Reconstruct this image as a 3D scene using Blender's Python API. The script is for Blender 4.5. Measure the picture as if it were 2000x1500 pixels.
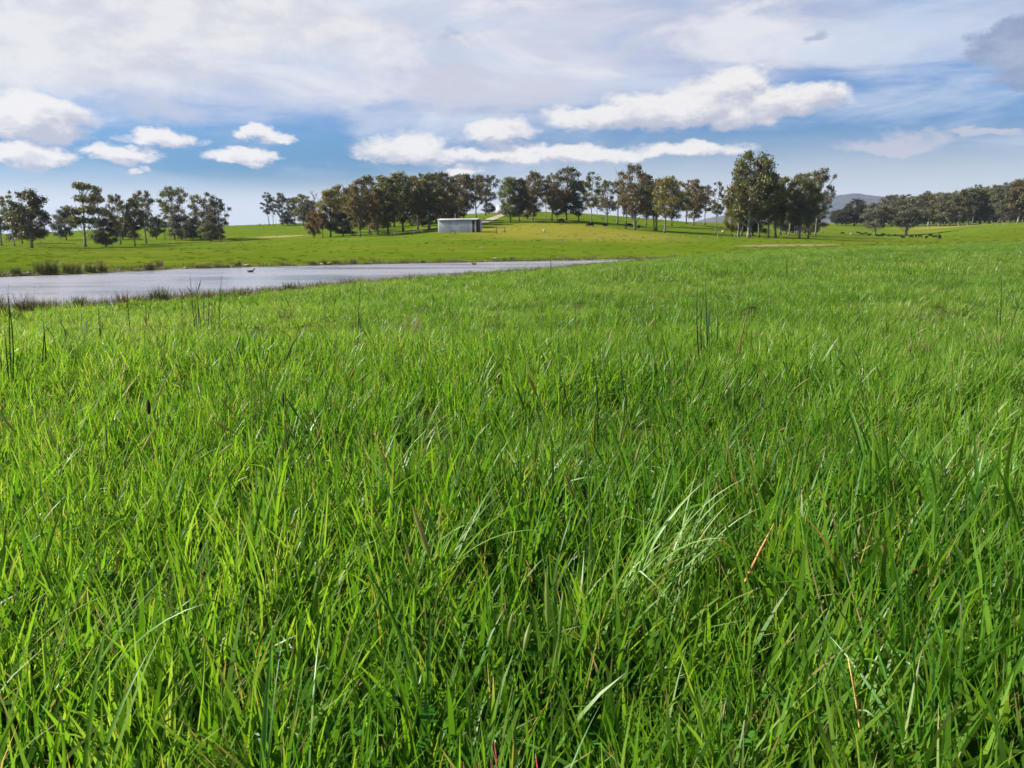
import bpy, bmesh, math, random
import numpy as np
from mathutils import Vector, Matrix

for o in list(bpy.data.objects):
    bpy.data.objects.remove(o)
scene = bpy.context.scene
C = scene.collection
R = math.radians
random.seed(11)
rng = np.random.default_rng(11)

# ------------------------------------------------------------------ camera
F = 1500.0            # focal length in photograph pixels (2000 wide)
YH = 468.0            # eye-level row of the photograph
CAMZ = 0.80
PITCH = math.atan((750 - YH) / F)
cam = bpy.data.cameras.new('camera')
cam_o = bpy.data.objects.new('camera', cam)
C.objects.link(cam_o)
cam.sensor_width = 36
cam.lens = 36 * F / 2000
cam.clip_start = 0.02
cam.clip_end = 12000
cam_o.location = (0, 0, CAMZ)
cam_o.rotation_euler = (R(90) - PITCH, 0, 0)
cam.dof.use_dof = True
cam.dof.focus_distance = 2.6
cam.dof.aperture_fstop = 18.0
scene.camera = cam_o

SP, CP = math.sin(PITCH), math.cos(PITCH)
def ray(px, py):
    """horizontal and vertical slope (per metre of depth) of a photograph pixel"""
    a = (px - 1000) / F
    b = (750 - py) / F
    y = CP + b * SP
    z = -SP + b * CP
    return a / y, z / y
def azel(px, py):
    u, v = ray(px, py)
    return math.atan2(u, 1), math.atan2(v, math.sqrt(1 + u * u))

# ------------------------------------------------------------------ light
SUN_AZ, SUN_EL = R(-82), R(37)
world = bpy.data.worlds.new('World')
scene.world = world
world.use_nodes = True
SKY_STRENGTH = 0.05
EXPOSURE = 1.4

sun = bpy.data.lights.new('sun', 'SUN')
sun.energy = 5.0
sun.angle = R(0.5)
sun.color = (1.0, 0.95, 0.87)
sun_o = bpy.data.objects.new('sun', sun)
C.objects.link(sun_o)
sd_ = Vector((math.sin(SUN_AZ) * math.cos(SUN_EL), math.cos(SUN_AZ) * math.cos(SUN_EL), math.sin(SUN_EL)))
sun_o.rotation_euler = (-sd_).to_track_quat('-Z', 'Y').to_euler()
sun_o.location = (0, 0, 60)

vs = scene.view_settings
vs.view_transform = 'Standard'
vs.look = 'None'
vs.gamma = 1
vs.exposure = EXPOSURE
vs.use_curve_mapping = False
cy = scene.cycles
cy.max_bounces = 6
cy.diffuse_bounces = 4
cy.glossy_bounces = 2
cy.transmission_bounces = 4
cy.transparent_max_bounces = 6
cy.use_denoising = True
try:
    cy.denoiser = 'OPENIMAGEDENOISE'
    cy.denoising_input_passes = 'RGB_ALBEDO_NORMAL'
except Exception:
    pass
cy.sample_clamp_indirect = 6.0

# ------------------------------------------------------------------ sky
class NT:
    """small helper to write node graphs"""
    def __init__(s, tree):
        s.t = tree
        s.n = tree.nodes
        s.l = tree.links
    def put(s, sock, v):
        if hasattr(v, 'is_output'):
            s.l.new(v, sock)
        elif v is not None:
            try:
                sock.default_value = v
            except TypeError:
                sock.default_value = (v, v, v)
    def math(s, op, a, b=None, c=None, clamp=False):
        n = s.n.new('ShaderNodeMath'); n.operation = op; n.use_clamp = clamp
        for i, v in enumerate((a, b, c)):
            if v is not None: s.put(n.inputs[i], v)
        return n.outputs[0]
    def vec(s, op, a, b=None):
        n = s.n.new('ShaderNodeVectorMath'); n.operation = op
        s.put(n.inputs[0], a)
        if b is not None: s.put(n.inputs[1], b)
        return n.outputs['Value'] if op in ('DOT_PRODUCT', 'LENGTH', 'DISTANCE') else n.outputs[0]
    def sep(s, v):
        n = s.n.new('ShaderNodeSeparateXYZ'); s.put(n.inputs[0], v); return n.outputs
    def comb(s, x, y, z):
        n = s.n.new('ShaderNodeCombineXYZ')
        for i, v in enumerate((x, y, z)): s.put(n.inputs[i], v)
        return n.outputs[0]
    def noise(s, v, scale, detail=4, rough=0.55, dist=0.0):
        n = s.n.new('ShaderNodeTexNoise')
        if v is not None: s.put(n.inputs['Vector'], v)
        n.inputs['Scale'].default_value = scale
        n.inputs['Detail'].default_value = detail
        n.inputs['Roughness'].default_value = rough
        n.inputs['Distortion'].default_value = dist
        return n.outputs[0]
    def ss(s, v, lo, hi, a=0.0, b=1.0):
        n = s.n.new('ShaderNodeMapRange'); n.interpolation_type = 'SMOOTHSTEP'
        s.put(n.inputs[0], v); s.put(n.inputs[1], lo); s.put(n.inputs[2], hi)
        n.inputs[3].default_value = a; n.inputs[4].default_value = b
        return n.outputs[0]
    def mix(s, f, a, b, typ='MIX'):
        n = s.n.new('ShaderNodeMix'); n.data_type = 'RGBA'; n.blend_type = typ
        s.put(n.inputs[0], f)
        for i, v in ((6, a), (7, b)):
            if isinstance(v, tuple) and len(v) == 3: v = v + (1,)
            s.put(n.inputs[i], v)
        return n.outputs[2]

def lin(r, g, b):
    f = lambda c: (c / 255 / 12.92) if c / 255 <= 0.04045 else ((c / 255 + 0.055) / 1.055) ** 2.4
    return (f(r), f(g), f(b))

def build_sky():
    g = NT(world.node_tree)
    g.n.clear()
    K = 1.0 / SKY_STRENGTH / 2 ** EXPOSURE
    col = lambda r, gg, b: tuple(K * c for c in lin(r, gg, b))
    geo = g.n.new('ShaderNodeTexCoord')
    d = geo.outputs['Generated']
    x, y, z = g.sep(d)
    az = g.math('ARCTAN2', x, y)
    el = g.math('ARCSINE', z)
    ae = g.comb(az, el, 0.0)
    sky = g.n.new('ShaderNodeTexSky')
    sky.sky_type = 'NISHITA'
    sky.sun_disc = False
    sky.sun_elevation = SUN_EL
    sky.sun_rotation = SUN_AZ
    sky.air_density = 1.15
    sky.dust_density = 0.35
    sky.ozone_density = 1.6
    # the air low over the land is paler
    base = g.mix(1.0, sky.outputs[0], g.mix(g.ss(el, R(2), R(13)), (0.145, 0.325, 0.58), (0.37, 0.61, 0.97)), 'MULTIPLY')
    # plane of the high cloud: perspective towards the horizon
    zz = g.math('ADD', g.math('MAXIMUM', z, 0.0), 0.10)
    pl = g.comb(g.math('DIVIDE', x, zz), g.math('DIVIDE', y, zz), 0.0)
    n_big = g.noise(pl, 0.55, 5, 0.55, 0.4)
    n_str = g.noise(g.vec('MULTIPLY', ae, (3.0, 15.0, 1.0)), 1.0, 6, 0.58, 0.6)
    n_puff = g.noise(g.vec('MULTIPLY', ae, (16.0, 30.0, 1.0)), 1.0, 7, 0.62, 0.25)
    n_fine = g.noise(g.vec('MULTIPLY', ae, (45.0, 80.0, 1.0)), 1.0, 5, 0.6, 0.2)
    def wnoise(scale, amp, seed):
        n = g.n.new('ShaderNodeTexNoise'); n.inputs['Scale'].default_value = 1.0; n.inputs['Detail'].default_value = 4; n.inputs['Roughness'].default_value = 0.6
        g.l.new(g.vec('ADD', g.vec('MULTIPLY', ae, (scale, scale * 1.7, 1.0)), (seed, seed * 2.0, seed)), n.inputs['Vector'])
        return g.vec('MULTIPLY', g.vec('SUBTRACT', n.outputs['Color'], (0.5, 0.5, 0.5)), (amp, amp * 0.45, 0.0))
    aw = g.vec('ADD', ae, g.vec('ADD', wnoise(9.0, 0.075, 1.7), wnoise(28.0, 0.058, 5.1)))
    # veil of altocumulus above a wavy lower edge; the edge climbs to the right
    edge = g.ss(az, R(6), R(30), R(7.6), R(10.6))
    v = g.math('SUBTRACT', el, edge)
    v = g.math('ADD', v, g.math('MULTIPLY', g.math('SUBTRACT', n_str, 0.5), 0.16))
    v = g.math('ADD', v, g.math('MULTIPLY', g.math('SUBTRACT', n_big, 0.5), 0.07))
    veil = g.ss(v, -0.035, 0.06)
    veil = g.math('MULTIPLY', veil, g.ss(n_str, 0.22, 0.52, 0.62, 0.97))
    # broken to blue higher up, beyond the frame
    veil = g.math('MULTIPLY', veil, g.math('MAXIMUM', g.ss(el, R(17), R(30), 1.0, 0.0), g.ss(n_big, 0.50, 0.66, 0.0, 0.8)))
    veil_c = g.mix(g.ss(n_big, 0.36, 0.64), col(180, 190, 217), col(214, 216, 228))
    veil_c = g.mix(g.ss(n_str, 0.35, 0.70, 0.0, 0.6), veil_c, col(205, 210, 227))
    c1 = g.mix(veil, base, veil_c)
    n_bil = g.noise(g.vec('MULTIPLY', ae, (5.0, 14.0, 1.0)), 1.0, 7, 0.6, 0.5)
    veil_b = g.ss(n_bil, 0.46, 0.64, 0.0, 0.95)
    c1x = g.mix(g.math('MULTIPLY', veil, veil_b), c1, col(233, 233, 237))
    c1 = g.mix(g.math('MULTIPLY', veil, g.ss(n_bil, 0.30, 0.47, 0.8, 0.0)), c1x, col(158, 184, 221))
    # thin streaks in the blue below the veil
    st = g.math('MULTIPLY', g.ss(n_str, 0.44, 0.66), g.ss(az, R(-26), R(8), 0.45, 0.72))
    c1 = g.mix(st, c1, col(200, 214, 235))
    # pale low bank along the horizon
    hz = g.math('ADD', el, g.math('MULTIPLY', g.math('SUBTRACT', n_str, 0.5), 0.035))
    hz = g.ss(hz, R(2.4), g.ss(az, R(-17), R(12), R(4.7), R(8.2)), 0.95, 0.0)
    c1 = g.mix(hz, c1, col(208, 216, 226))
    # cumulus, placed by direction: (px, py, half width, height above, depth below, weight)
    def group(blobs, detail=0.62, lift=0.0):
        acc = None
        shade = None
        for (px, py, w, hu, hd, k) in blobs:
            a, e = azel(px, py)
            cs = math.cos(a) ** 2
            w_ = w / F * cs
            hu_, hd_ = hu / F * math.cos(a), hd / F * math.cos(a)
            dl = g.vec('SUBTRACT', aw, (a, e - lift, 0.0))
            dx, dy, _ = g.sep(dl)
            dy2 = g.math('MAXIMUM', g.math('DIVIDE', dy, hu_), g.math('DIVIDE', dy, -hd_))
            dx2 = g.math('DIVIDE', dx, w_)
            r2 = g.math('ADD', g.math('MULTIPLY', dx2, dx2), g.math('MULTIPLY', dy2, dy2))
            m = g.math('MULTIPLY', g.math('SUBTRACT', 1.0, r2), k)
            acc = m if acc is None else g.math('MAXIMUM', acc, m)
        acc = g.math('ADD', acc, g.math('MULTIPLY', g.math('SUBTRACT', n_puff, 0.5), detail * 2.2))
        acc = g.math('ADD', acc, g.math('MULTIPLY', g.math('SUBTRACT', n_fine, 0.5), detail * 0.9))
        return acc
    # bright mass high on the left, soft
    m = group([(120, 90, 330, 90, 80, 1.0), (400, 20, 330, 80, 80, 1.0), (10, 110, 120, 70, 80, 1.0), (660, 55, 110, 42, 38, 0.9), (-250, 60, 260, 130, 110, 1.0)], 0.5)
    c1 = g.mix(g.ss(m, -0.55, 0.95, 0.0, 0.95), c1, g.mix(g.ss(n_puff, 0.35, 0.62), col(213, 214, 222), col(233, 233, 236)))
    # faint soft patches in the veil
    m = group([(880, 175, 110, 45, 40, 0.8), (1020, 190, 150, 40, 32, 0.7), (300, 215, 160, 28, 28, 0.6)], 0.45)
    c1 = g.mix(g.ss(m, -0.2, 0.8, 0.0, 0.7), c1, col(205, 207, 220))
    # heaped clouds low over the land
    HEAP = [(1190, 234, 110, 24, 22, 0.8), (1290, 224, 120, 44, 30, 1.0), (1400, 214, 130, 55, 34, 1.1), (1440, 186, 62, 50, 45, 1.0), (1530, 200, 110, 30, 30, 1.0),
            (70, 240, 120, 50, 38, 1.1), (60, 300, 78, 22, 18, 0.95), (325, 276, 84, 21, 16, 1.0), (232, 303, 72, 18, 14, 0.85), (258, 328, 24, 6, 5, 0.8),
            (520, 266, 50, 20, 13, 1.0), (478, 312, 64, 22, 14, 1.0), (975, 264, 76, 28, 17, 1.0), (790, 300, 90, 34, 18, 0.8), (905, 304, 150, 18, 12, 0.8),
            (1090, 306, 190, 20, 11, 0.85), (1320, 296, 130, 16, 12, 0.65), (900, 330, 46, 8, 7, 0.7)]
    m = group(HEAP, 0.64)
    m2 = group(HEAP, 0.64, 0.010)
    cm = g.math('MULTIPLY', g.ss(m, -0.42, 0.46, 0.0, 0.97), g.ss(n_fine, 0.1, 0.5, 0.85, 1.0))
    n_up = g.noise(g.vec('ADD', g.vec('MULTIPLY', ae, (16.0, 30.0, 1.0)), (-0.30, 0.55, 0.0)), 1.0, 7, 0.62, 0.25)
    rel = g.math('ADD', g.math('MULTIPLY', g.math('SUBTRACT', n_puff, n_up), 1.6), g.math('MULTIPLY', g.math('SUBTRACT', m, m2), 0.55))
    cc = g.mix(g.ss(rel, -0.34, 0.34), col(190, 193, 209), col(242, 240, 239))
    c1 = g.mix(cm, c1, cc)
    # greyer small clouds on the right
    m = group([(1735, 284, 110, 26, 16, 0.8), (1930, 262, 110, 12, 10, 0.6)], 0.5)
    c1 = g.mix(g.ss(m, -0.05, 0.6, 0.0, 0.85), c1, col(199, 201, 216))
    m = group([(1975, 85, 95, 56, 46, 1.5), (1990, 140, 66, 24, 18, 1.3), (1615, 75, 26, 9, 8, 0.5), (890, 78, 34, 10, 8, 0.35), (2100, 90, 120, 60, 50, 1.0)], 0.5)
    c1 = g.mix(g.ss(m, -0.05, 0.7, 0.0, 0.88), c1, g.mix(g.ss(n_puff, 0.35, 0.65), col(140, 157, 190), col(172, 184, 208)))
    bg = g.n.new('ShaderNodeBackground')
    g.l.new(c1, bg.inputs[0])
    bg.inputs[1].default_value = SKY_STRENGTH
    out = g.n.new('ShaderNodeOutputWorld')
    g.l.new(bg.outputs[0], out.inputs[0])
build_sky()

# ------------------------------------------------------------------ small tools
def vnoise(x, y, seed=0):
    """value noise on numpy arrays, -1..1"""
    xi = np.floor(x).astype(np.int64); yi = np.floor(y).astype(np.int64)
    xf = x - xi; yf = y - yi
    def h(a, b):
        n = (a * 374761393 + b * 668265263 + seed * 974634777) & 0x7fffffff
        n = ((n ^ (n >> 13)) * 1274126177) & 0x7fffffff
        n = n ^ (n >> 16)
        return (n & 0xffff) / 32767.5 - 1
    u = xf * xf * (3 - 2 * xf); v = yf * yf * (3 - 2 * yf)
    a = h(xi, yi) * (1 - u) + h(xi + 1, yi) * u
    b = h(xi, yi + 1) * (1 - u) + h(xi + 1, yi + 1) * u
    return a * (1 - v) + b * v
def fnoise(x, y, seed=0, oct=3):
    s = 0; a = 1.0; t = 0
    for i in range(oct):
        s = s + a * vnoise(x * 2 ** i, y * 2 ** i, seed + i * 17); t += a; a *= 0.5
    return s / t
def sstep(t):
    t = np.clip(t, 0, 1); return t * t * (3 - 2 * t)

def pchip(xs, ys, xq):
    xs = np.asarray(xs, float); ys = np.asarray(ys, float)
    h = np.diff(xs); dl = np.diff(ys, axis=0) / h.reshape((-1,) + (1,) * (ys.ndim - 1))
    m = np.zeros_like(ys)
    m[1:-1] = np.where(dl[:-1] * dl[1:] > 0, 2 * dl[:-1] * dl[1:] / (dl[:-1] + dl[1:] + 1e-12 * np.sign(dl[:-1] + dl[1:] + 1e-30)), 0)
    m[0] = dl[0]; m[-1] = dl[-1]
    i = np.clip(np.searchsorted(xs, xq) - 1, 0, len(xs) - 2)
    sh = (-1,) + (1,) * (ys.ndim - 1)
    hh = h[i].reshape(sh); t = ((np.clip(xq, xs[0], xs[-1]) - xs[i]) / h[i]).reshape(sh)
    return (ys[i] * (2 * t**3 - 3 * t**2 + 1) + m[i] * hh * (t**3 - 2 * t**2 + t)
            + ys[i + 1] * (-2 * t**3 + 3 * t**2) + m[i + 1] * hh * (t**3 - t**2))

def mesh_np(name, verts, faces, mat=None, smooth=False, color=None):
    """faces: (n,k) array or list of such arrays"""
    me = bpy.data.meshes.new(name)
    if not isinstance(faces, list): faces = [faces]
    faces = [np.asarray(f, np.int32) for f in faces if len(f)]
    verts = np.asarray(verts, np.float32).reshape(-1, 3)
    nl = sum(f.size for f in faces); nf = sum(len(f) for f in faces)
    me.vertices.add(len(verts)); me.vertices.foreach_set('co', verts.ravel())
    me.loops.add(nl); me.loops.foreach_set('vertex_index', np.concatenate([f.ravel() for f in faces]))
    me.polygons.add(nf)
    tot = np.concatenate([np.full(len(f), f.shape[1], np.int32) for f in faces])
    me.polygons.foreach_set('loop_start', np.concatenate([[0], np.cumsum(tot)[:-1]]).astype(np.int32))
    me.polygons.foreach_set('loop_total', tot)
    if smooth: me.polygons.foreach_set('use_smooth', np.ones(nf, bool))
    if color is not None:
        a = me.attributes.new('tint', 'FLOAT_COLOR', 'POINT')
        c = np.ones((len(verts), 4), np.float32); c[:, :3] = color
        a.data.foreach_set('color', c.ravel())
    me.update(calc_edges=True)
    if mat: me.materials.append(mat)
    return me

def link(name, me, parent=None, loc=None):
    o = bpy.data.objects.new(name, me); C.objects.link(o)
    if parent: o.parent = parent
    if loc is not None: o.location = loc
    return o
def tag(o, label, cat, group=None, kind=None):
    o['label'] = label; o['category'] = cat
    if group: o['group'] = group
    if kind: o['kind'] = kind
    return o
def thing(name, loc, label, cat, group=None, rz=0.0):
    o = bpy.data.objects.new(name, None); C.objects.link(o)
    o.empty_display_size = 0.1
    o.location = loc; o.rotation_euler = (0, 0, rz)
    return tag(o, label, cat, group)

def tube(path, radii, n=6, cap=True):
    """verts, list of face arrays of a swept tube"""
    path = np.asarray(path, float); m = len(path)
    tg = np.gradient(path, axis=0); tg /= np.linalg.norm(tg, axis=1, keepdims=True) + 1e-9
    ref = np.array([0.13, 0.99, 0.05]) if abs(tg[0][2]) > 0.7 else np.array([0, 0, 1.0])
    s = np.cross(tg, ref); s /= np.linalg.norm(s, axis=1, keepdims=True) + 1e-9
    b = np.cross(s, tg)
    an = np.linspace(0, 2 * np.pi, n, endpoint=False)
    ring = np.cos(an)[None, :, None] * s[:, None] + np.sin(an)[None, :, None] * b[:, None]
    v = path[:, None] + ring * np.asarray(radii, float)[:, None, None]
    idx = np.arange(m * n).reshape(m, n)
    q = np.stack([idx[:-1], np.roll(idx, -1, 1)[:-1], np.roll(idx, -1, 1)[1:], idx[1:]], -1).reshape(-1, 4)
    f = [q]
    if cap:
        f.append(idx[-1][None]); f.append(idx[0][::-1][None])
    return v.reshape(-1, 3), f
class Bag:
    """collects pieces of one mesh"""
    def __init__(s): s.v = []; s.f = {}; s.c = []; s.n = 0
    def add(s, v, f, c=None):
        v = np.asarray(v, float).reshape(-1, 3)
        for a in (f if isinstance(f, list) else [f]):
            a = np.asarray(a)
            if a.size: s.f.setdefault(a.shape[1], []).append(a + s.n)
        s.v.append(v); s.n += len(v)
        s.c.append(np.broadcast_to(np.asarray(c if c is not None else (1, 1, 1), float), (len(v), 3)))
    def box(s, lo, hi, c=None):
        x0, y0, z0 = lo; x1, y1, z1 = hi
        v = [(x0,y0,z0),(x1,y0,z0),(x1,y1,z0),(x0,y1,z0),(x0,y0,z1),(x1,y0,z1),(x1,y1,z1),(x0,y1,z1)]
        s.add(v, np.array([(0,3,2,1),(4,5,6,7),(0,1,5,4),(1,2,6,5),(2,3,7,6),(3,0,4,7)]), c)
    def mesh(s, name, mat, smooth=False):
        return mesh_np(name, np.concatenate(s.v), [np.concatenate(a) for a in s.f.values()], mat, smooth, np.concatenate(s.c))

# ------------------------------------------------------------------ pond outline and terrain
ZW = -1.30
def on_water(px, py):
    u, v = ray(px, py)
    Y = (ZW - CAMZ) / v
    return (u * Y, Y)
far_px = [(-900, 590), (-500, 566), (-250, 553), (0, 541.5), (110, 537), (200, 533), (300, 528), (400, 524), (500, 521.5), (600, 519.5), (700, 517), (800, 515), (900, 513), (1000, 511), (1100, 509), (1180, 507.3), (1250, 506), (1285, 505.6)]
near_px = [(1300, 507.2), (1262, 509.5), (1200, 514), (1120, 521), (1040, 529), (1010, 532.5), (960, 536), (900, 542), (800, 551), (700, 560), (600, 568), (450, 580), (300, 591), (150, 601), (0, 610), (-250, 622), (-500, 632), (-900, 640)]
POLY = np.array([on_water(*p) for p in far_px + near_px])
def resample(P, step=0.8):
    out = []
    for a, b in zip(P, np.roll(P, -1, 0)):
        n = max(1, int(np.linalg.norm(b - a) / step))
        for i in range(n): out.append(a + (b - a) * i / n)
    return np.array(out)
_rp = resample(POLY, 0.9)
_w = np.stack([fnoise(_rp[:, 0] * 0.5, _rp[:, 1] * 0.5, 5), fnoise(_rp[:, 0] * 0.5, _rp[:, 1] * 0.5, 9)], 1) * 0.28
POND = _rp + _w
def pond_sd(x, y):
    """signed distance to the shoreline, negative over water"""
    x = np.asarray(x, float); y = np.asarray(y, float); sh = x.shape
    p = np.stack([x.ravel(), y.ravel()], 1)
    res = np.full(len(p), 60.0)
    near = (p[:, 1] > POND[:, 1].min() - 20) & (p[:, 1] < POND[:, 1].max() + 20) & (p[:, 0] > POND[:, 0].min() - 20) & (p[:, 0] < POND[:, 0].max() + 20)
    q = p[near]
    if len(q):
        A = POND; B = np.roll(POND, -1, 0)
        best = np.full(len(q), 1e9); inside = np.zeros(len(q), bool)
        for a, b in zip(A, B):
            e = b - a; w = q - a
            t = np.clip((w @ e) / (e @ e), 0, 1)
            best = np.minimum(best, ((w - t[:, None] * e) ** 2).sum(1))
            cnd = (a[1] <= q[:, 1]) != (b[1] <= q[:, 1])
            xx = a[0] + (q[:, 1] - a[1]) / (b[1] - a[1] + 1e-12) * e[0]
            inside ^= cnd & (q[:, 0] < xx)
        d = np.sqrt(best)
        res[near] = np.where(inside, -d, d)
    return res.reshape(sh)

# ground profile: for a few directions, the row of the photograph at which the ground stands at each depth
ROWS = [0, 4, 8, 16, 24, 34, 44, 60, 80, 110, 165, 240, 320, 450, 700, 1500, 6000]
def zr(Y, py): return CAMZ + (YH - py) / F * Y
def colm(*v):
    out = []
    for Y, a in zip(ROWS, v):
        out.append(a[0] if isinstance(a, tuple) else zr(Y, a))
    return out
t_ = lambda z: (z,)
COLS = {
    -1500: colm(t_(0), t_(0), t_(-.30), t_(-.85), t_(-1.2), t_(-1.22), t_(-1.22), t_(-1.15), t_(-1.0), t_(-.8), 481, 468, 460, t_(0.6), t_(-2), t_(-8), t_(-20)),
    0:     colm(t_(0), t_(0), t_(-.33), t_(-.90), t_(-1.2), t_(-1.22), t_(-1.20), 515, 501, 489, 479.5, 466, 457, t_(1.4), t_(-1), t_(-6), t_(-20)),
    250:   colm(t_(0), t_(0), t_(-.31), t_(-.82), t_(-1.18), t_(-1.22), t_(-1.22), 517, 503, 490, 478, 460, 447, t_(3.0), t_(0), t_(-6), t_(-20)),
    500:   colm(t_(0), t_(0), t_(-.25), t_(-.68), t_(-1.05), t_(-1.2), t_(-1.22), t_(-1.22), 506, 490.5, 474, 454, 440, t_(4.4), t_(1), t_(-6), t_(-20)),
    750:   colm(t_(0), t_(0), t_(-.15), t_(-.45), t_(-.78), t_(-1.08), t_(-1.2), t_(-1.22), 505, 484, 462.5, 441, 431, t_(5.5), t_(2), t_(-6), t_(-20)),
    900:   colm(t_(0), t_(0), t_(-.1), t_(-.34), t_(-.64), t_(-.95), t_(-1.15), t_(-1.22), 505, 480, 453.5, 430, 422, t_(8), t_(3), t_(-6), t_(-20)),
    1050:  colm(t_(0), t_(0), t_(-.07), t_(-.25), t_(-.48), t_(-.75), t_(-1.0), t_(-1.2), t_(-1.21), 481, 452.5, 426.5, 417, t_(9), t_(4), t_(-6), t_(-20)),
    1250:  colm(t_(0), t_(0), t_(-.05), t_(-.17), t_(-.3), t_(-.5), t_(-.72), t_(-1.0), t_(-1.21), 484, 460, 438, 428, t_(9.5), t_(6), t_(0), t_(-20)),
    1400:  colm(t_(0), t_(0), t_(-.03), t_(-.12), t_(-.2), t_(-.28), t_(-.36), t_(-.42), t_(-.45), 481, 464, 448, 440, 436, t_(10), t_(4), t_(-20)),
    1550:  colm(t_(0), t_(0), t_(-.02), t_(-.08), t_(-.13), t_(-.15), t_(-.17), t_(-.15), t_(-.1), 478, 466.5, 461, 454, 439, 441, t_(8), t_(-20)),
    1750:  colm(t_(0), t_(0), t_(0), t_(-.04), t_(-.06), t_(-.05), t_(0), t_(.1), t_(.25), 476, 472, 468.5, 463, 441, 438, t_(14), t_(-20)),
    2000:  colm(t_(0), t_(0), t_(.02), t_(.03), t_(.06), t_(.12), t_(.2), t_(.33), t_(.5), 471, 462, 450.5, 437.5, 434, 430, t_(20), t_(-20)),
    3500:  colm(t_(0), t_(0), t_(.05), t_(.12), t_(.2), t_(.3), t_(.42), t_(.7), t_(1.0), t_(1.6), t_(3), t_(6), t_(10), t_(14), t_(18), t_(20), t_(-20)),
}
_cu = np.array([(p - 1000) / (F * 1.02) for p in COLS]); _tab = np.array(list(COLS.values())).T
_yq = np.concatenate([np.linspace(0, 40, 160, endpoint=False), np.geomspace(40, 6000, 400)])
_uq = np.linspace(_cu[0], _cu[-1], 420)
_d1 = pchip(ROWS, _tab, _yq)                       # (Y, cols)
TAB = pchip(_cu, _d1.T, _uq).T                     # (Y, u)
def base_z(x, y):
    x = np.asarray(x, float); y = np.asarray(y, float)
    Y = np.clip(y, 0, 5999); u = np.clip(x / np.maximum(Y, 6.0), _uq[0], _uq[-1])
    i = np.clip(np.searchsorted(_yq, Y) - 1, 0, len(_yq) - 2)
    t = (Y - _yq[i]) / (_yq[i + 1] - _yq[i])
    fu = (u - _uq[0]) / (_uq[1] - _uq[0]); j = np.clip(fu.astype(int), 0, len(_uq) - 2); s = fu - j
    return ((TAB[i, j] * (1 - s) + TAB[i, j + 1] * s) * (1 - t) + (TAB[i + 1, j] * (1 - s) + TAB[i + 1, j + 1] * s) * t)
def ground(x, y, sd=None):
    x = np.asarray(x, float); y = np.asarray(y, float)
    z = base_z(x, y)
    far = sstep((y - 30) / 100)
    z = z + 0.034 * fnoise(x * 0.8, y * 0.8, 3) * (1 - far) + 0.085 * fnoise(x / 6, y / 8, 4) * sstep((y - 3) / 8) * (1 - 0.5 * far) + 0.22 * far * fnoise(x / 35, y / 35, 6)
    if sd is None: sd = pond_sd(x, y)
    land = ZW + 0.03 + np.maximum(z - ZW - 0.03, 0.13) * sstep(sd / 1.6)
    wet = ZW + 0.03 - np.minimum(0.9, np.maximum(-sd, 0) * 0.25)
    return np.where(sd < 60, np.where(sd > 0, np.where(sd < 1.6, land, np.maximum(z, ZW + 0.16)), wet), z)
def gz(x, y): return float(ground(np.array([x]), np.array([y]))[0])
def hit(px, py, y0=1.0, y1=900.0):
    """where the line of sight of a photograph pixel meets the ground"""
    u, v = ray(px, py)
    Y = np.geomspace(y0, y1, 900)
    g = ground(u * Y, Y) - (CAMZ + v * Y)
    k = np.where(g >= 0)[0]
    if len(k) == 0:
        k = np.argmax(g / Y); Yh = Y[k]
    else:
        k = k[0]
        if k == 0: Yh = Y[0]
        else:
            a, b = Y[k - 1], Y[k]
            for _ in range(20):
                m = (a + b) / 2
                if gz(u * m, m) >= CAMZ + v * m: b = m
                else: a = m
            Yh = b
    return Vector((u * Yh, Yh, gz(u * Yh, Yh)))
def at_depth(px, Y, py=YH):
    u, _ = ray(px, py)
    return Vector((u * Y, Y, gz(u * Y, Y)))

# ------------------------------------------------------------------ materials
def new_mat(name):
    m = bpy.data.materials.new(name); m.use_nodes = True
    m.node_tree.nodes.clear()
    g = NT(m.node_tree)
    out = g.n.new('ShaderNodeOutputMaterial')
    return m, g, out
def princ(g, out, color, rough=0.8, spec=0.5, metal=0.0, bump=None, bstr=0.3, bdist=0.02):
    p = g.n.new('ShaderNodeBsdfPrincipled')
    if isinstance(color, tuple) and len(color) == 3: color = color + (1,)
    g.put(p.inputs['Base Color'], color); g.put(p.inputs['Roughness'], rough)
    g.put(p.inputs['Metallic'], metal); g.put(p.inputs['Specular IOR Level'], spec)
    if bump is not None:
        b = g.n.new('ShaderNodeBump'); b.inputs['Strength'].default_value = bstr; b.inputs['Distance'].default_value = bdist
        g.put(b.inputs['Height'], bump); g.l.new(b.outputs[0], p.inputs['Normal'])
    if out is not None: g.l.new(p.outputs[0], out.inputs[0])
    return p
def obj_coord(g): return g.n.new('ShaderNodeTexCoord').outputs['Object']
def world_pos(g): return g.n.new('ShaderNodeNewGeometry').outputs['Position']
def attr(g, name, typ='GEOMETRY'):
    n = g.n.new('ShaderNodeAttribute'); n.attribute_name = name; n.attribute_type = typ
    return n
def simple(name, color, rough=0.8, var=0.25, scale=8.0, spec=0.4, metal=0.0, bstr=0.25):
    m, g, out = new_mat(name)
    n = g.noise(obj_coord(g), scale, 5, 0.6)
    dark = tuple(c * (1 - var) for c in color); lite = tuple(min(1, c * (1 + var)) for c in color)
    princ(g, out, g.mix(g.ss(n, 0.3, 0.7), dark, lite), rough, spec, metal, n, bstr)
    return m

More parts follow.
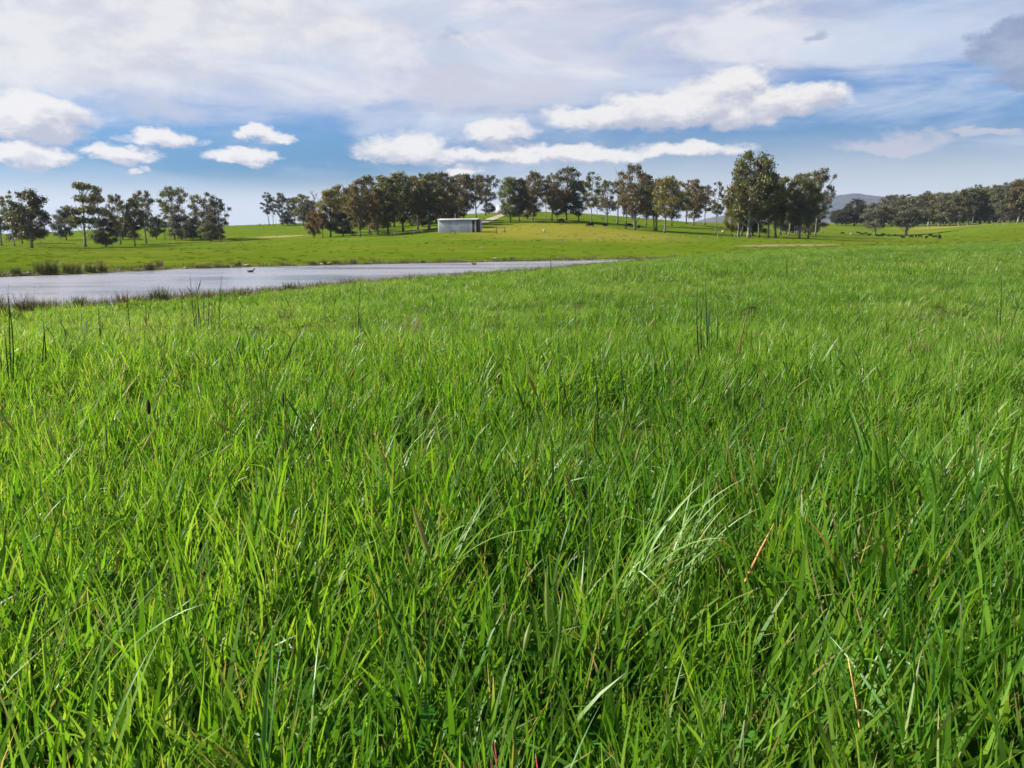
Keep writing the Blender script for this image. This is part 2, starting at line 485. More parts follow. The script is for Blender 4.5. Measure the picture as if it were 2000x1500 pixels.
def leaf_material(name, stops, transl=0.35, rough=0.4, spec=0.5, inst=True):
    """grass: tint.r picks the hue, tint.g runs up the blade, tint.b is dryness"""
    m, g, out = new_mat(name)
    a = attr(g, 'tint').outputs['Color']
    r, t, b = g.sep(a)
    if inst:
        it = attr(g, 'patch', 'INSTANCER').outputs['Fac']
        r = g.math('ADD', g.math('MULTIPLY', r, 0.50), g.math('MULTIPLY', it, 0.50))
    ramp = g.n.new('ShaderNodeValToRGB')
    els = ramp.color_ramp.elements
    while len(els) < len(stops): els.new(0.5)
    for e, (p, c) in zip(els, stops): e.position = p; e.color = c + (1,)
    g.l.new(r, ramp.inputs[0])
    # sheaths at the foot of a blade are paler and yellower
    c = g.mix(g.ss(t, 0.0, 0.35, 0.35, 0.0), ramp.outputs[0], (0.13, 0.145, 0.05))
    c = g.mix(g.ss(b, 0.05, 1.0), c, g.mix(g.ss(r, 0.2, 0.8), (0.27, 0.19, 0.08), (0.42, 0.36, 0.20)))
    p = princ(g, None, c, rough, spec)
    tr = g.n.new('ShaderNodeBsdfTranslucent')
    g.l.new(g.mix(1.0, c, (1.45, 1.32, 0.60), 'MULTIPLY'), tr.inputs[0])
    mx = g.n.new('ShaderNodeMixShader'); mx.inputs[0].default_value = transl
    g.l.new(p.outputs[0], mx.inputs[1]); g.l.new(tr.outputs[0], mx.inputs[2])
    g.l.new(mx.outputs[0], out.inputs[0])
    return m
GRASS = leaf_material('meadow grass', [(0.0, (0.030, 0.092, 0.010)), (0.25, (0.060, 0.162, 0.012)), (0.50, (0.103, 0.226, 0.016)), (0.75, (0.158, 0.274, 0.032)), (1.0, (0.245, 0.320, 0.105))], 0.54, 0.40, 0.30)
CLOVER = leaf_material('clover leaf', [(0.0, (0.03, 0.11, 0.010)), (1.0, (0.06, 0.16, 0.012))], 0.35, 0.75, 0.1)
PASTURE = leaf_material('pasture grass', [(0.0, (0.045, 0.100, 0.005)), (0.5, (0.078, 0.120, 0.006)), (0.8, (0.112, 0.132, 0.010)), (1.0, (0.145, 0.138, 0.022))], 0.35, 0.8, 0.0)
RUSHM = leaf_material('rush', [(0.0, (0.018, 0.046, 0.009)), (0.45, (0.045, 0.070, 0.014)), (0.75, (0.100, 0.075, 0.030)), (1.0, (0.180, 0.120, 0.065))], 0.15, 0.5, 0.3, inst=False)

def ground_material():
    m, g, out = new_mat('ground')
    p = world_pos(g)
    x, y, z = g.sep(p)
    n1 = g.noise(p, 0.9, 5, 0.6); n2 = g.noise(p, 0.035, 4, 0.55); n3 = g.noise(p, 0.25, 5, 0.6)
    n4 = g.noise(g.vec('MULTIPLY', p, (0.05, 0.16, 0.0)), 1.0, 5, 0.6)
    soil = g.mix(g.ss(n1, 0.35, 0.7), (0.022, 0.030, 0.009), (0.045, 0.062, 0.014))
    turf = g.mix(g.ss(n3, 0.32, 0.7), (0.058, 0.100, 0.005), (0.080, 0.118, 0.007))
    n5 = g.noise(g.vec('MULTIPLY', p, (0.10, 0.55, 0.0)), 1.0, 6, 0.65)
    turf = g.mix(g.ss(n5, 0.34, 0.50, 0.8, 0.0), turf, (0.046, 0.088, 0.006))
    turf = g.mix(g.ss(n4, 0.45, 0.72, 0.0, 0.75), turf, (0.102, 0.122, 0.011))
    turf = g.mix(g.ss(n2, 0.50, 0.66, 0.0, 0.7), turf, (0.112, 0.122, 0.014))
    # the drier yellow rise between the shed and the groves
    def patch(cx, cy, rx, ry):
        dx = g.math('DIVIDE', g.math('SUBTRACT', x, cx), rx); dy = g.math('DIVIDE', g.math('SUBTRACT', y, cy), ry)
        r = g.math('SQRT', g.math('ADD', g.math('MULTIPLY', dx, dx), g.math('MULTIPLY', dy, dy)))
        return g.math('ADD', r, g.math('MULTIPLY', g.math('SUBTRACT', n3, 0.5), 0.9))
    q = hit(1100, 452)
    turf = g.mix(g.ss(patch(q.x, q.y, 26, 42), 0.5, 1.2, 0.75, 0.0), turf, (0.170, 0.150, 0.022))
    q = hit(1560, 479)
    turf = g.mix(g.ss(patch(q.x, q.y, 9.5, 12), 0.55, 1.0, 0.9, 0.0), turf, g.mix(g.ss(n1, 0.35, 0.65), (0.15, 0.10, 0.065), (0.24, 0.18, 0.13)))
    q = hit(548, 462)
    turf = g.mix(g.ss(patch(q.x, q.y, 9, 9), 0.4, 1.0, 0.8, 0.0), turf, (0.24, 0.20, 0.085))
    q = hit(1930, 437)
    turf = g.mix(g.ss(patch(q.x, q.y, 60, 26), 0.5, 1.0, 0.6, 0.0), turf, (0.20, 0.165, 0.05))
    far = g.ss(y, 36.0, 62.0)
    wet = attr(g, 'shore').outputs['Fac']
    c = g.mix(far, soil, turf)
    c = g.mix(wet, c, g.mix(g.ss(n1, 0.4, 0.62), (0.035, 0.032, 0.012), (0.14, 0.105, 0.05)))
    princ(g, out, c, 1.0, 0.0, 0.0, g.noise(p, 2.2, 6, 0.7), 0.6, 0.12)
    return m

# ------------------------------------------------------------------ ground, water, hill
def build_ground():
    ys = np.concatenate([-np.geomspace(6000, 1, 24), np.linspace(0, 12, 40, endpoint=False), np.geomspace(12, 120, 240, endpoint=False), np.geomspace(120, 700, 110, endpoint=False), np.geomspace(700, 6000, 24)])
    us = np.concatenate([-np.geomspace(1, 0.0001, 1), np.linspace(-1, 1, 340), [1]])[1:-1]
    us = np.sign(us) * (0.62 * np.abs(us) + 1.6 * np.abs(us) ** 4)
    YY, UU = np.meshgrid(ys, us, indexing='ij')
    XX = UU * (np.abs(YY) + 9)
    sd = pond_sd(XX, YY)
    ZZ = ground(XX, YY, sd)
    ZZ = np.where(YY < 0, -0.002 * np.abs(YY), ZZ)
    m, n = XX.shape
    idx = np.arange(m * n).reshape(m, n)
    f = np.stack([idx[:-1, :-1], idx[:-1, 1:], idx[1:, 1:], idx[1:, :-1]], -1).reshape(-1, 4)
    me = mesh_np('ground', np.stack([XX, YY, ZZ], -1), f, ground_material(), True)
    a = me.attributes.new('shore', 'FLOAT', 'POINT')
    s = np.where(sd < 60, 1 - sstep((sd - 0.5) / 1.6), 0.0) * np.clip(0.75 + 0.6 * fnoise(XX / 1.2, YY / 1.2, 8), 0, 1)
    a.data.foreach_set('value', s.ravel().astype(np.float32))
    o = link('ground', me)
    return tag(o, 'green grassy ground rolling from the camera up to the pasture hill', 'ground', kind='structure')
build_ground()

def build_water():
    m, g, out = new_mat('pond water')
    p = world_pos(g)
    w = g.noise(g.vec('MULTIPLY', p, (1.0, 0.55, 1.0)), 3.2, 4, 0.6)
    w2 = g.noise(g.vec('MULTIPLY', p, (1.0, 0.5, 1.0)), 11.0, 3, 0.6)
    h = g.math('ADD', g.math('MULTIPLY', w, 1.0), g.math('MULTIPLY', w2, 0.35))
    wp = g.noise(g.vec('MULTIPLY', p, (0.05, 0.16, 0.0)), 1.0, 4, 0.6)
    pr = princ(g, out, g.mix(g.ss(wp, 0.4, 0.62), (0.20, 0.193, 0.21), (0.165, 0.165, 0.185)), g.ss(wp, 0.38, 0.62, 0.30, 0.13), 0.5, 0.0, h, 0.30, 0.10)
    pr.inputs['IOR'].default_value = 1.33
    c = POND.mean(0)
    bm = bmesh.new()
    vs_ = [bm.verts.new((q[0] - (0), q[1], ZW)) for q in POND]
    bm.faces.new(vs_)
    bmesh.ops.triangulate(bm, faces=bm.faces[:])
    bm.normal_update()
    for f in bm.faces:
        if f.normal.z < 0: f.normal_flip()
    me = bpy.data.meshes.new('water'); bm.to_mesh(me); bm.free()
    me.materials.append(m)
    # grow the sheet a little under the banks
    o = link('water', me)
    return tag(o, 'pale rippled water of the farm pond reflecting cloud', 'water', kind='structure')
build_water()

def build_hill():
    px = np.array([1290, 1340, 1390, 1440, 1500, 1560, 1600, 1625, 1650, 1680, 1710, 1745, 1790, 1850, 1950, 2100, 2300])
    py = np.array([462, 440, 426, 419, 408, 396, 389, 386, 388, 394, 400, 408, 416, 420, 424, 430, 462])
    D = 2400.0
    xs = np.linspace(1290, 2300, 300)
    top = np.interp(xs, px, py) + 0.9 * fnoise(xs / 9, xs * 0, 21) + 0.5 * fnoise(xs / 3, xs * 0, 22)
    V = []
    for k, s in enumerate(np.linspace(0, 1, 30)):
        Yk = D - 900 + 1500 * s
        prof = math.sin(min(1, s / 0.6) * math.pi / 2) if s < 0.6 else math.cos((s - 0.6) / 0.4 * math.pi / 2)
        X = (xs - 1000) / (F * 1.02) * D
        Z = -20 + (CAMZ + (YH - top) / F * D + 20) * prof + 7 * fnoise(X / 60, X * 0 + Yk / 60, 31) * math.sin(s * math.pi)
        V.append(np.stack([X, np.full_like(X, Yk), Z], 1))
    V = np.array(V); m, n = V.shape[:2]
    idx = np.arange(m * n).reshape(m, n)
    f = np.stack([idx[:-1, :-1], idx[:-1, 1:], idx[1:, 1:], idx[1:, :-1]], -1).reshape(-1, 4)
    mt, g, out = new_mat('far forest')
    nn = g.noise(world_pos(g), 0.06, 6, 0.7)
    princ(g, out, g.mix(g.ss(nn, 0.35, 0.65), (0.050, 0.058, 0.070), (0.090, 0.098, 0.110)), 0.95, 0.1, 0, nn, 1.0, 12.0)  # gum grey made bluer, putting part of the distance haze into the colour
    o = link('hill', mesh_np('hill', V, f, mt, True))
    tag(o, 'far forested blue grey hill showing between the groves', 'hill', kind='structure')
build_hill()

def build_track():
    pts = [(1030, 411.5), (1008, 415), (985, 418.5), (968, 424), (955, 430), (938, 435.5), (924, 439), (905, 441)]
    P = [hit(*p) for p in pts]
    P = np.array([[p.x, p.y] for p in P])
    t = np.linspace(0, 1, len(P)); tq = np.linspace(0, 1, 60)
    Q = np.stack([np.interp(tq, t, P[:, 0]), np.interp(tq, t, P[:, 1])], 1)
    tg = np.gradient(Q, axis=0); tg /= np.linalg.norm(tg, axis=1, keepdims=True)
    nr = np.stack([-tg[:, 1], tg[:, 0]], 1)
    V = []
    for s in np.linspace(-1, 1, 7):
        w = 1.5 + 0.35 * fnoise(tq * 14, tq * 0 + s, 40)
        q = Q + nr * (s * w)[:, None]
        V.append(np.stack([q[:, 0], q[:, 1], ground(q[:, 0], q[:, 1]) + 0.06 - 0.05 * s * s], 1))
    V = np.array(V); m, n = V.shape[:2]; idx = np.arange(m * n).reshape(m, n)
    f = np.stack([idx[:-1, :-1], idx[:-1, 1:], idx[1:, 1:], idx[1:, :-1]], -1).reshape(-1, 4)
    o = link('dirt_track', mesh_np('dirt_track', V, f, simple('pale track dirt', (0.28, 0.23, 0.15), 0.95, 0.25, 0.7), True))
    tag(o, 'pale sandy farm track climbing the hill behind the shed', 'track', kind='structure')
build_track()

# ------------------------------------------------------------------ grass
def blades(n, r, hmin, hmax, wmin, wmax, segs, bend=(0.3, 1.2), tilt=(0.05, 0.45), across=2, dry=0.04, seed=0, rootpow=0.5, heads=None, kink=0.0):
    """n blades of grass rooted in a disc: verts, faces, colours"""
    q = np.random.default_rng(seed)
    an = q.uniform(0, 2 * np.pi, n); rr = r * q.uniform(0, 1, n) ** rootpow
    root = np.stack([rr * np.cos(an), rr * np.sin(an), np.full(n, -0.015)], 1)
    head = an + q.normal(0, 1.1, n) if heads is None else q.normal(heads[0], heads[1], n)
    L = q.uniform(hmin, hmax, n) * q.uniform(0.75, 1.1, n); W = q.uniform(wmin, wmax, n)
    th0 = q.uniform(*tilt, n); kp = q.uniform(*bend, n)
    isdry = q.uniform(0, 1, n) < dry
    W = np.where(isdry & (dry < 0.5), W * 0.42, W)
    tw = q.uniform(-1.2, 1.2, n)
    s = np.linspace(0, 1, segs + 1)
    th = th0[:, None] + kp[:, None] * s[None] ** 1.7
    if kink:
        kk = q.uniform(0, 1, n) < kink
        ks = q.uniform(0.45, 0.8, n)
        th = th + (kk[:, None] & (s[None] > ks[:, None])) * q.uniform(0.6, 1.5, n)[:, None]
    th = np.minimum(th, 2.5)
    d = np.stack([np.sin(th) * np.cos(head)[:, None], np.sin(th) * np.sin(head)[:, None], np.cos(th)], -1)
    step = (L / segs)[:, None, None] * 0.5 * (d[:, :-1] + d[:, 1:])
    pos = root[:, None] + np.concatenate([np.zeros((n, 1, 3)), np.cumsum(step, 1)], 1)
    side = np.stack([-np.sin(head), np.cos(head), np.zeros(n)], 1)[:, None]
    up = np.cross(np.broadcast_to(side, d.shape), d)
    a = (tw[:, None] * (0.35 + 0.65 * s[None]))[..., None]
    sv = side * np.cos(a) + up * np.sin(a)
    nv = np.cross(d, sv)
    prof = np.minimum(1, 0.45 + 1.8 * s) * np.clip(1 - s ** 2.6, 0, 1) ** 0.8 + 0.02
    w = W[:, None, None] * prof[None, :, None] * 0.5
    if across == 2:
        V = np.stack([pos - sv * w, pos + sv * w], 2)
    else:
        V = np.stack([pos - sv * w + nv * w * 0.35, pos, pos + sv * w + nv * w * 0.35], 2)
    k = V.shape[2]
    idx = np.arange(n * (segs + 1) * k).reshape(n, segs + 1, k)
    fs = np.stack([idx[:, :-1, :-1], idx[:, :-1, 1:], idx[:, 1:, 1:], idx[:, 1:, :-1]], -1).reshape(-1, 4)
    col = np.zeros((n, segs + 1, k, 3))
    col[..., 0] = q.uniform(0, 1, n)[:, None, None]
    col[..., 1] = s[None, :, None]
    dr = isdry * q.uniform(0.6, 1.0, n)
    tipdry = (q.uniform(0, 1, n) < 0.16)[:, None] * np.clip((s[None] - 0.72) / 0.28, 0, 1) * 0.9
    col[..., 2] = np.maximum(dr[:, None], tipdry)[..., None]
    return V.reshape(-1, 3), fs, col.reshape(-1, 3)

def proto(name, parts, mat):
    b = Bag()
    for v, f, c in parts: b.add(v, f, c)
    me = b.mesh(name, mat, True)
    return bpy.data.objects.new(name, me)

def clover(n, r, seed):
    """small three-lobed leaves on short stalks"""
    q = np.random.default_rng(seed); b = Bag()
    for i in range(n):
        a = q.uniform(0, 6.28); rr = r * math.sqrt(q.uniform()); h = q.uniform(0.05, 0.12)
        c = np.array([rr * math.cos(a), rr * math.sin(a), h]); rot = q.uniform(0, 6.28); tl = q.normal(0, 0.3, 2)
        hue = q.uniform(0.0, 0.5)
        p0 = np.array([c[0] * 0.8, c[1] * 0.8, -0.01])
        v, f = tube([p0, (p0 + c) / 2 + [0, 0, .01], c], [.0012, .001, .0008], 3, False); b.add(v, f, (hue, .5, 0))
        for k in range(3):
            ang = rot + k * 2.094; e = np.array([math.cos(ang), math.sin(ang), 0]); s = np.array([-e[1], e[0], 0]); L = q.uniform(.007, .012)
            pts = [c, c + e * L * .6 + s * L * .5, c + e * L * 1.15 + s * L * .28, c + e * L * 1.1 - s * L * .28, c + e * L * .6 - s * L * .5]
            pts = np.array(pts); pts[:, 2] += (pts[:, 0] - c[0]) * tl[0] + (pts[:, 1] - c[1]) * tl[1]
            b.add(pts, np.array([[0, 1, 2, 3, 4]]), (hue, 0.8, 0))
    return (np.concatenate(b.v), [np.concatenate(a) for a in b.f.values()], np.concatenate(b.c))

def flower_stems(n, r, seed):
    q = np.random.default_rng(seed); b = Bag()
    for i in range(n):
        a = q.uniform(0, 6.28); rr = r * math.sqrt(q.uniform()); h = q.uniform(.22, .40); L = np.array([q.normal(.05, .05), q.normal(0, .05), h])
        p0 = np.array([rr * math.cos(a), rr * math.sin(a), -.01]); t = np.linspace(0, 1, 5)[:, None]
        pth = p0 + L * t + np.array([L[0], L[1], 0]) * t ** 2 * .8
        hue = q.uniform(.3, .9); dry = q.uniform(.1, .7)
        v, f = tube(pth, [.0013, .0012, .001, .0008, .0007], 3, False); b.add(v, f, (hue, .6, dry * .6))
        d = pth[-1] - pth[-2]; d /= np.linalg.norm(d); Ls = q.uniform(.03, .07); ts = np.linspace(0, 1, 6)
        v, f = tube(pth[-1] + d * (ts[:, None] - .1) * Ls, .0034 * np.sin(np.pi * np.clip(ts * .85 + .1, 0, 1)), 5, False); b.add(v, f, (hue, .9, dry))
    return (np.concatenate(b.v), [np.concatenate(a) for a in b.f.values()], np.concatenate(b.c))
def broad_weed(n, seed):
    q = np.random.default_rng(seed); b = Bag()
    for i in range(n):
        a = i * 6.28 / n + q.normal(0, .3); L = q.uniform(.06, .13); W = L * q.uniform(.22, .34); e = np.array([math.cos(a), math.sin(a), 0]); sd = np.array([-e[1], e[0], 0])
        ts = np.linspace(0, 1, 6); rise = q.uniform(.4, 1.1)
        c = e[None] * (ts * L)[:, None] + np.array([0, 0, 1.0])[None] * ((rise * ts - .7 * ts ** 2) * L)[:, None]
        w = W * np.sin(np.pi * np.clip(ts * .93 + .05, 0, 1)) ** .7
        V = np.stack([c - sd * w[:, None] * .5 + [0, 0, .004], c, c + sd * w[:, None] * .5 + [0, 0, .004]], 1); idx = np.arange(18).reshape(6, 3)
        f = np.stack([idx[:-1, :-1], idx[:-1, 1:], idx[1:, 1:], idx[1:, :-1]], -1).reshape(-1, 4)
        b.add(V.reshape(-1, 3), f, (q.uniform(.2, .8), .7, 0))
    return (np.concatenate(b.v), [np.concatenate(a) for a in b.f.values()], np.concatenate(b.c))

def scatter_object(name, pts, rot, scl, idx, patch, protos, label, cat):
    """one object of instanced grass (geometry nodes)"""
    col = bpy.data.collections.new(name + ' kinds')
    for i, p in enumerate(protos):
        col.objects.link(p)
    names = sorted(p.name for p in protos)
    order = np.array([names.index(p.name) for p in protos])
    me = bpy.data.meshes.new(name)
    me.vertices.add(len(pts)); me.vertices.foreach_set('co', np.asarray(pts, np.float32).ravel())
    for nm, typ, key, arr in (('rot', 'FLOAT_VECTOR', 'vector', rot), ('scl', 'FLOAT', 'value', scl), ('idx', 'INT', 'value', order[idx]), ('patch', 'FLOAT', 'value', patch)):
        a = me.attributes.new(nm, typ, 'POINT')
        a.data.foreach_set(key, np.ascontiguousarray(arr, np.int32 if typ == 'INT' else np.float32).ravel())
    o = link(name, me)
    ng = bpy.data.node_groups.new(name + ' scatter', 'GeometryNodeTree')
    ng.interface.new_socket('Geometry', in_out='INPUT', socket_type='NodeSocketGeometry')
    ng.interface.new_socket('Geometry', in_out='OUTPUT', socket_type='NodeSocketGeometry')
    N = ng.nodes; L = ng.links
    gi = N.new('NodeGroupInput'); go = N.new('NodeGroupOutput')
    ci = N.new('GeometryNodeCollectionInfo'); ci.inputs[0].default_value = col
    ci.inputs['Separate Children'].default_value = True; ci.inputs['Reset Children'].default_value = True
    ip = N.new('GeometryNodeInstanceOnPoints'); ip.inputs['Pick Instance'].default_value = True
    def na(nm, typ):
        n = N.new('GeometryNodeInputNamedAttribute'); n.data_type = typ; n.inputs[0].default_value = nm
        return [s for s in n.outputs if s.enabled and s.name == 'Attribute'][0]
    er = N.new('FunctionNodeEulerToRotation')
    L.new(na('rot', 'FLOAT_VECTOR'), er.inputs[0])
    L.new(gi.outputs[0], ip.inputs['Points']); L.new(ci.outputs[0], ip.inputs['Instance'])
    L.new(na('idx', 'INT'), ip.inputs['Instance Index']); L.new(er.outputs[0], ip.inputs['Rotation']); L.new(na('scl', 'FLOAT'), ip.inputs['Scale'])
    L.new(ip.outputs[0], go.inputs[0])
    md = o.modifiers.new('scatter', 'NODES'); md.node_group = ng
    return tag(o, label, cat, kind='stuff')

def euler_from(spin, tx, ty):
    """spin about z, then lean so that the top moves by slopes tx, ty"""
    cz, sz = np.cos(spin), np.sin(spin)
    ax, ay = -ty, tx
    an = np.sqrt(ax * ax + ay * ay) + 1e-9; ux, uy = ax / an, ay / an; an = np.arctan(an)
    c, s = np.cos(an), np.sin(an)
    R00 = c + ux * ux * (1 - c); R01 = ux * uy * (1 - c); R02 = uy * s
    R10 = ux * uy * (1 - c); R11 = c + uy * uy * (1 - c); R12 = -ux * s
    R20 = -uy * s; R21 = ux * s; R22 = c
    M00 = R00 * cz + R01 * sz; M10 = R10 * cz + R11 * sz
    M20 = R20 * cz + R21 * sz; M21 = -R20 * sz + R21 * cz; M22 = R22
    return np.stack([np.arctan2(M21, M22), np.arcsin(np.clip(-M20, -1, 1)), np.arctan2(M10, M00)], 1)

def sample_zone(y0, y1, dens, margin=1.22, side=0.35):
    """random ground points in the wedge the camera sees; dens(x, y) per square metre"""
    area = 0.67 * margin * (y1 * y1 - y0 * y0) + 2 * side * (y1 - y0)
    dmax = dens[1]
    n = int(area * dmax)
    out = []
    hw1 = 0.67 * margin * y1 + side
    while sum(map(len, out)) < n:
        y = rng.uniform(y0, y1, 60000); x = rng.uniform(-hw1, hw1, 60000)
        k = np.abs(x) < 0.67 * margin * np.maximum(y, 0.0) + side
        out.append(np.stack([x[k], y[k]], 1))
    p = np.concatenate(out)[:n]
    keep = rng.uniform(0, 1, len(p)) < dens[0](p[:, 0], p[:, 1]) / dmax
    return p[keep]

def far_shore(x, y):
    """True for the land beyond the pond (short pasture), with a ragged edge on the right"""
    u = x / np.maximum(y, 1)
    Yl = np.interp(u, [-1.6, -0.66, -0.33, 0.0, 0.16, 0.25, 0.4, 0.7, 1.6], [26, 34, 46, 62, 76, 66, 70, 80, 80])
    return y > Yl + (5 + 9 * sstep((u - 0.15) / 0.2)) * fnoise(x / 5, y / 9, 51, 3) + rng.normal(0, 1, np.shape(x)) * 7 * sstep((u - 0.15) / 0.2)

def slope(x, y):
    e = 0.5
    return (ground(x + e, y) - ground(x - e, y)) / (2 * e), (ground(x, y + e) - ground(x, y - e)) / (2 * e)

def patchiness(x, y):
    """0..1: dark lush to yellow, in soft patches and streaks"""
    v = 0.46 + 0.58 * fnoise(x / 0.9, y / 1.5, 61, 3) + 0.34 * fnoise(x / 6.0, y / 7.0, 62, 2) + 0.16 * fnoise(x / 0.3, y / 0.3, 63, 2)
    return np.clip(v + 0.03 + 0.05 * sstep((y - 4) / 36), 0, 1)
def vigour(x, y):
    return np.clip(1.0 + 0.45 * fnoise(x / 0.8, y / 1.0, 71, 3) + 0.16 * fnoise(x / 4, y / 4, 72, 2), 0.5, 1.6)

def build_meadow():
    tufts = [proto('grass_tuft.%03d' % i, [blades(36, 0.07, 0.09, 0.23, 0.0034, 0.0088, 5, (0.0, 0.75), (0.02, 0.38), 2, 0.03, 100 + i, kink=0.06)], GRASS) for i in range(10)]
    longs = [proto('long_grass_tuft.%03d' % i, [blades(9, 0.035, 0.20, 0.38, 0.0050, 0.0115, 9, (0.05, 0.85), (0.04, 0.36), 3, 0.02, 200 + i, kink=0.10)], GRASS) for i in range(8)]
    drys = [proto('dry_grass_tuft.%03d' % i, [blades(4, 0.04, 0.08, 0.30, 0.0015, 0.0036, 6, (0.0, 0.9), (0.1, 0.9), 2, 0.92, 300 + i, kink=0.5)], GRASS) for i in range(4)]
    clov = [proto('clover.%03d' % i, [clover(12, 0.06, 400 + i)], CLOVER) for i in range(3)]
    stems = [proto('flowering_grass.%03d' % i, [flower_stems(5, .08, 430 + i)], GRASS) for i in range(4)]
    weeds = [proto('broad_leaf.%03d' % i, [broad_weed(7, 460 + i)], CLOVER) for i in range(3)]
    # nearest strip of the meadow
    P, RO, S, I, T = [], [], [], [], []
    def put(p, ids, smin, smax, lean, up=1.0):
        x, y = p[:, 0], p[:, 1]; n = len(p)
        z = ground(x, y)
        v = vigour(x, y)
        s = rng.uniform(smin, smax, n) * (v if up else 1)
        tx = rng.normal(lean, 0.20, n) + 0.22 * fnoise(x / 0.55, y / 0.7, 74, 2); ty = rng.normal(-0.03, 0.18, n) + 0.18 * fnoise(x / 0.55, y / 0.7, 75, 2)
        P.append(np.stack([x, y, z], 1)); RO.append(euler_from(rng.uniform(0, 6.28, n), tx, ty))
        S.append(s); I.append(rng.choice(ids, n)); T.append(np.clip(patchiness(x, y) - 0.55 * np.clip(v - 1.12, 0, 1) + rng.normal(0, 0.15, n), 0, 1))
    const = lambda d: (lambda x, y: np.full(len(x), d), d)
    clump = lambda d, f, sd: (lambda x, y: d * np.clip(0.5 + 1.1 * fnoise(x / f, y / f, sd, 2), 0.06, 1), d)
    put(sample_zone(0.12, 1.7, const(200), 1.25, 0.35), range(0, 10), 0.85, 1.28, 0.08)
    put(sample_zone(1.7, 2.4, const(180), 1.25, 0.35), range(0, 10), 0.78, 1.18, 0.07)
    put(sample_zone(2.4, 6.5, const(105), 1.2, 0.2), range(0, 10), 0.75, 1.15, 0.07)
    put(sample_zone(0.16, 2.0, clump(70, 0.35, 81), 1.25, 0.35), range(10, 18), 0.7, 1.1, 0.12)
    put(sample_zone(2.0, 2.6, clump(40, 0.35, 81), 1.25, 0.35), range(10, 18), 0.62, 1.0, 0.13)
    put(sample_zone(2.4, 7.5, clump(16, 0.5, 82), 1.2, 0.2), range(10, 18), 0.55, 0.92, 0.13)
    put(sample_zone(0.2, 7.0, clump(3.5, 0.5, 83), 1.2, 0.3), range(18, 22), 0.7, 1.1, 0.05)
    put(sample_zone(0.6, 9.0, clump(4.5, 0.9, 85), 1.2, 0.3), range(25, 29), 0.7, 1.1, 0.1)
    put(sample_zone(0.3, 3.2, clump(7, 0.6, 86), 1.2, 0.3), range(29, 32), 0.8, 1.3, 0.0, 0)
    put(sample_zone(0.2, 2.6, clump(14, 0.4, 84), 1.2, 0.3), range(22, 25), 0.8, 1.2, 0.0, 0)
    scatter_object('grass', np.concatenate(P), np.concatenate(RO), np.concatenate(S), np.concatenate(I), np.concatenate(T), tufts + longs + drys + clov + stems + weeds,
                   'long lush green meadow grass filling the foreground', 'grass')
    # middle distance
    P.clear(); RO.clear(); S.clear(); I.clear(); T.clear()
    mids = [proto('meadow_tuft.%03d' % i, [blades(60, 0.15, 0.08, 0.20, 0.0042, 0.0085, 3, (0.1, 1.0), (0.05, 0.5), 2, 0.06, 500 + i, kink=0.06)], GRASS) for i in range(8)]
    midl = [proto('meadow_tuft_long.%03d' % i, [blades(10, 0.05, 0.20, 0.34, 0.004, 0.007, 5, (0.4, 1.6), (0.05, 0.5), 2, 0.08, 600 + i)], GRASS) for i in range(5)]
    wide = [proto('meadow_patch.%03d' % i, [blades(170, 0.55, 0.07, 0.20, 0.008, 0.017, 2, (0.1, 1.0), (0.05, 0.55), 2, 0.12, 700 + i)], GRASS) for i in range(8)]
    dryp = [proto('meadow_dry.%03d' % i, [blades(16, 0.12, 0.08, 0.22, 0.003, 0.006, 3, (0.0, 0.9), (0.1, 0.9), 2, 0.8, 800 + i)], GRASS) for i in range(3)]
    def land(p, edge=1.9):
        sd = pond_sd(p[:, 0], p[:, 1])
        return p[(sd > edge + 0.8 * fnoise(p[:, 0], p[:, 1], 58)) & ~far_shore(p[:, 0], p[:, 1])]
    put(land(sample_zone(6.0, 17, const(26), 1.18, 0.2)), range(0, 8), 0.6, 0.95, 0.06)
    put(land(sample_zone(6.5, 22, clump(3.2, 1.2, 91), 1.18, 0.2)), range(8, 13), 0.5, 0.85, 0.1)
    dec = lambda x, y: np.clip(5.2 * 17 / y, 0, 5.2)
    put(land(sample_zone(16, 84, (dec, 5.2), 1.16, 0.2)), range(13, 21), 0.62, 0.98, 0.05)
    put(land(sample_zone(6.0, 40, clump(0.9, 2.0, 92), 1.16, 0.2)), range(21, 24), 0.7, 1.1, 0.05)
    scatter_object('meadow_grass', np.concatenate(P), np.concatenate(RO), np.concatenate(S), np.concatenate(I), np.concatenate(T), mids + midl + wide + dryp,
                   'green meadow grass running down to the near bank of the pond', 'grass')
    # pasture beyond the pond
    P.clear(); RO.clear(); S.clear(); I.clear(); T.clear()
    past = [proto('pasture_patch.%03d' % i, [blades(170, 1.0, 0.05, 0.12, 0.014, 0.026, 1, (0.2, 0.9), (0.1, 0.8), 2, 0.03, 900 + i)], PASTURE) for i in range(6)]
    past += [proto('pasture_tuft.%03d' % i, [(lambda r: (r[0], r[1], r[2] * np.array([.25, 1, 1])))(blades(70, 0.32, 0.10, 0.27, 0.012, 0.022, 2, (0.2, 0.9), (0.05, 0.6), 2, 0.05, 950 + i))], PASTURE) for i in range(3)]
    p = sample_zone(30, 360, (lambda x, y: np.clip(0.62 * 70 / y, 0, 0.62), 0.62), 1.12, 1.0)
    sd = pond_sd(p[:, 0], p[:, 1])
    p = p[(sd > 1.2) & far_shore(p[:, 0], p[:, 1])]
    e = hit(1560, 479); k = ((p[:, 0] - e.x) / 9) ** 2 + ((p[:, 1] - e.y) / 11) ** 2 + 0.6 * fnoise(p[:, 0] / 3, p[:, 1] / 3, 95)
    p = p[(k > 0.9) | (rng.uniform(0, 1, len(p)) < 0.15)]
    x, y = p[:, 0], p[:, 1]; sx, sy = slope(x, y); n = len(p)
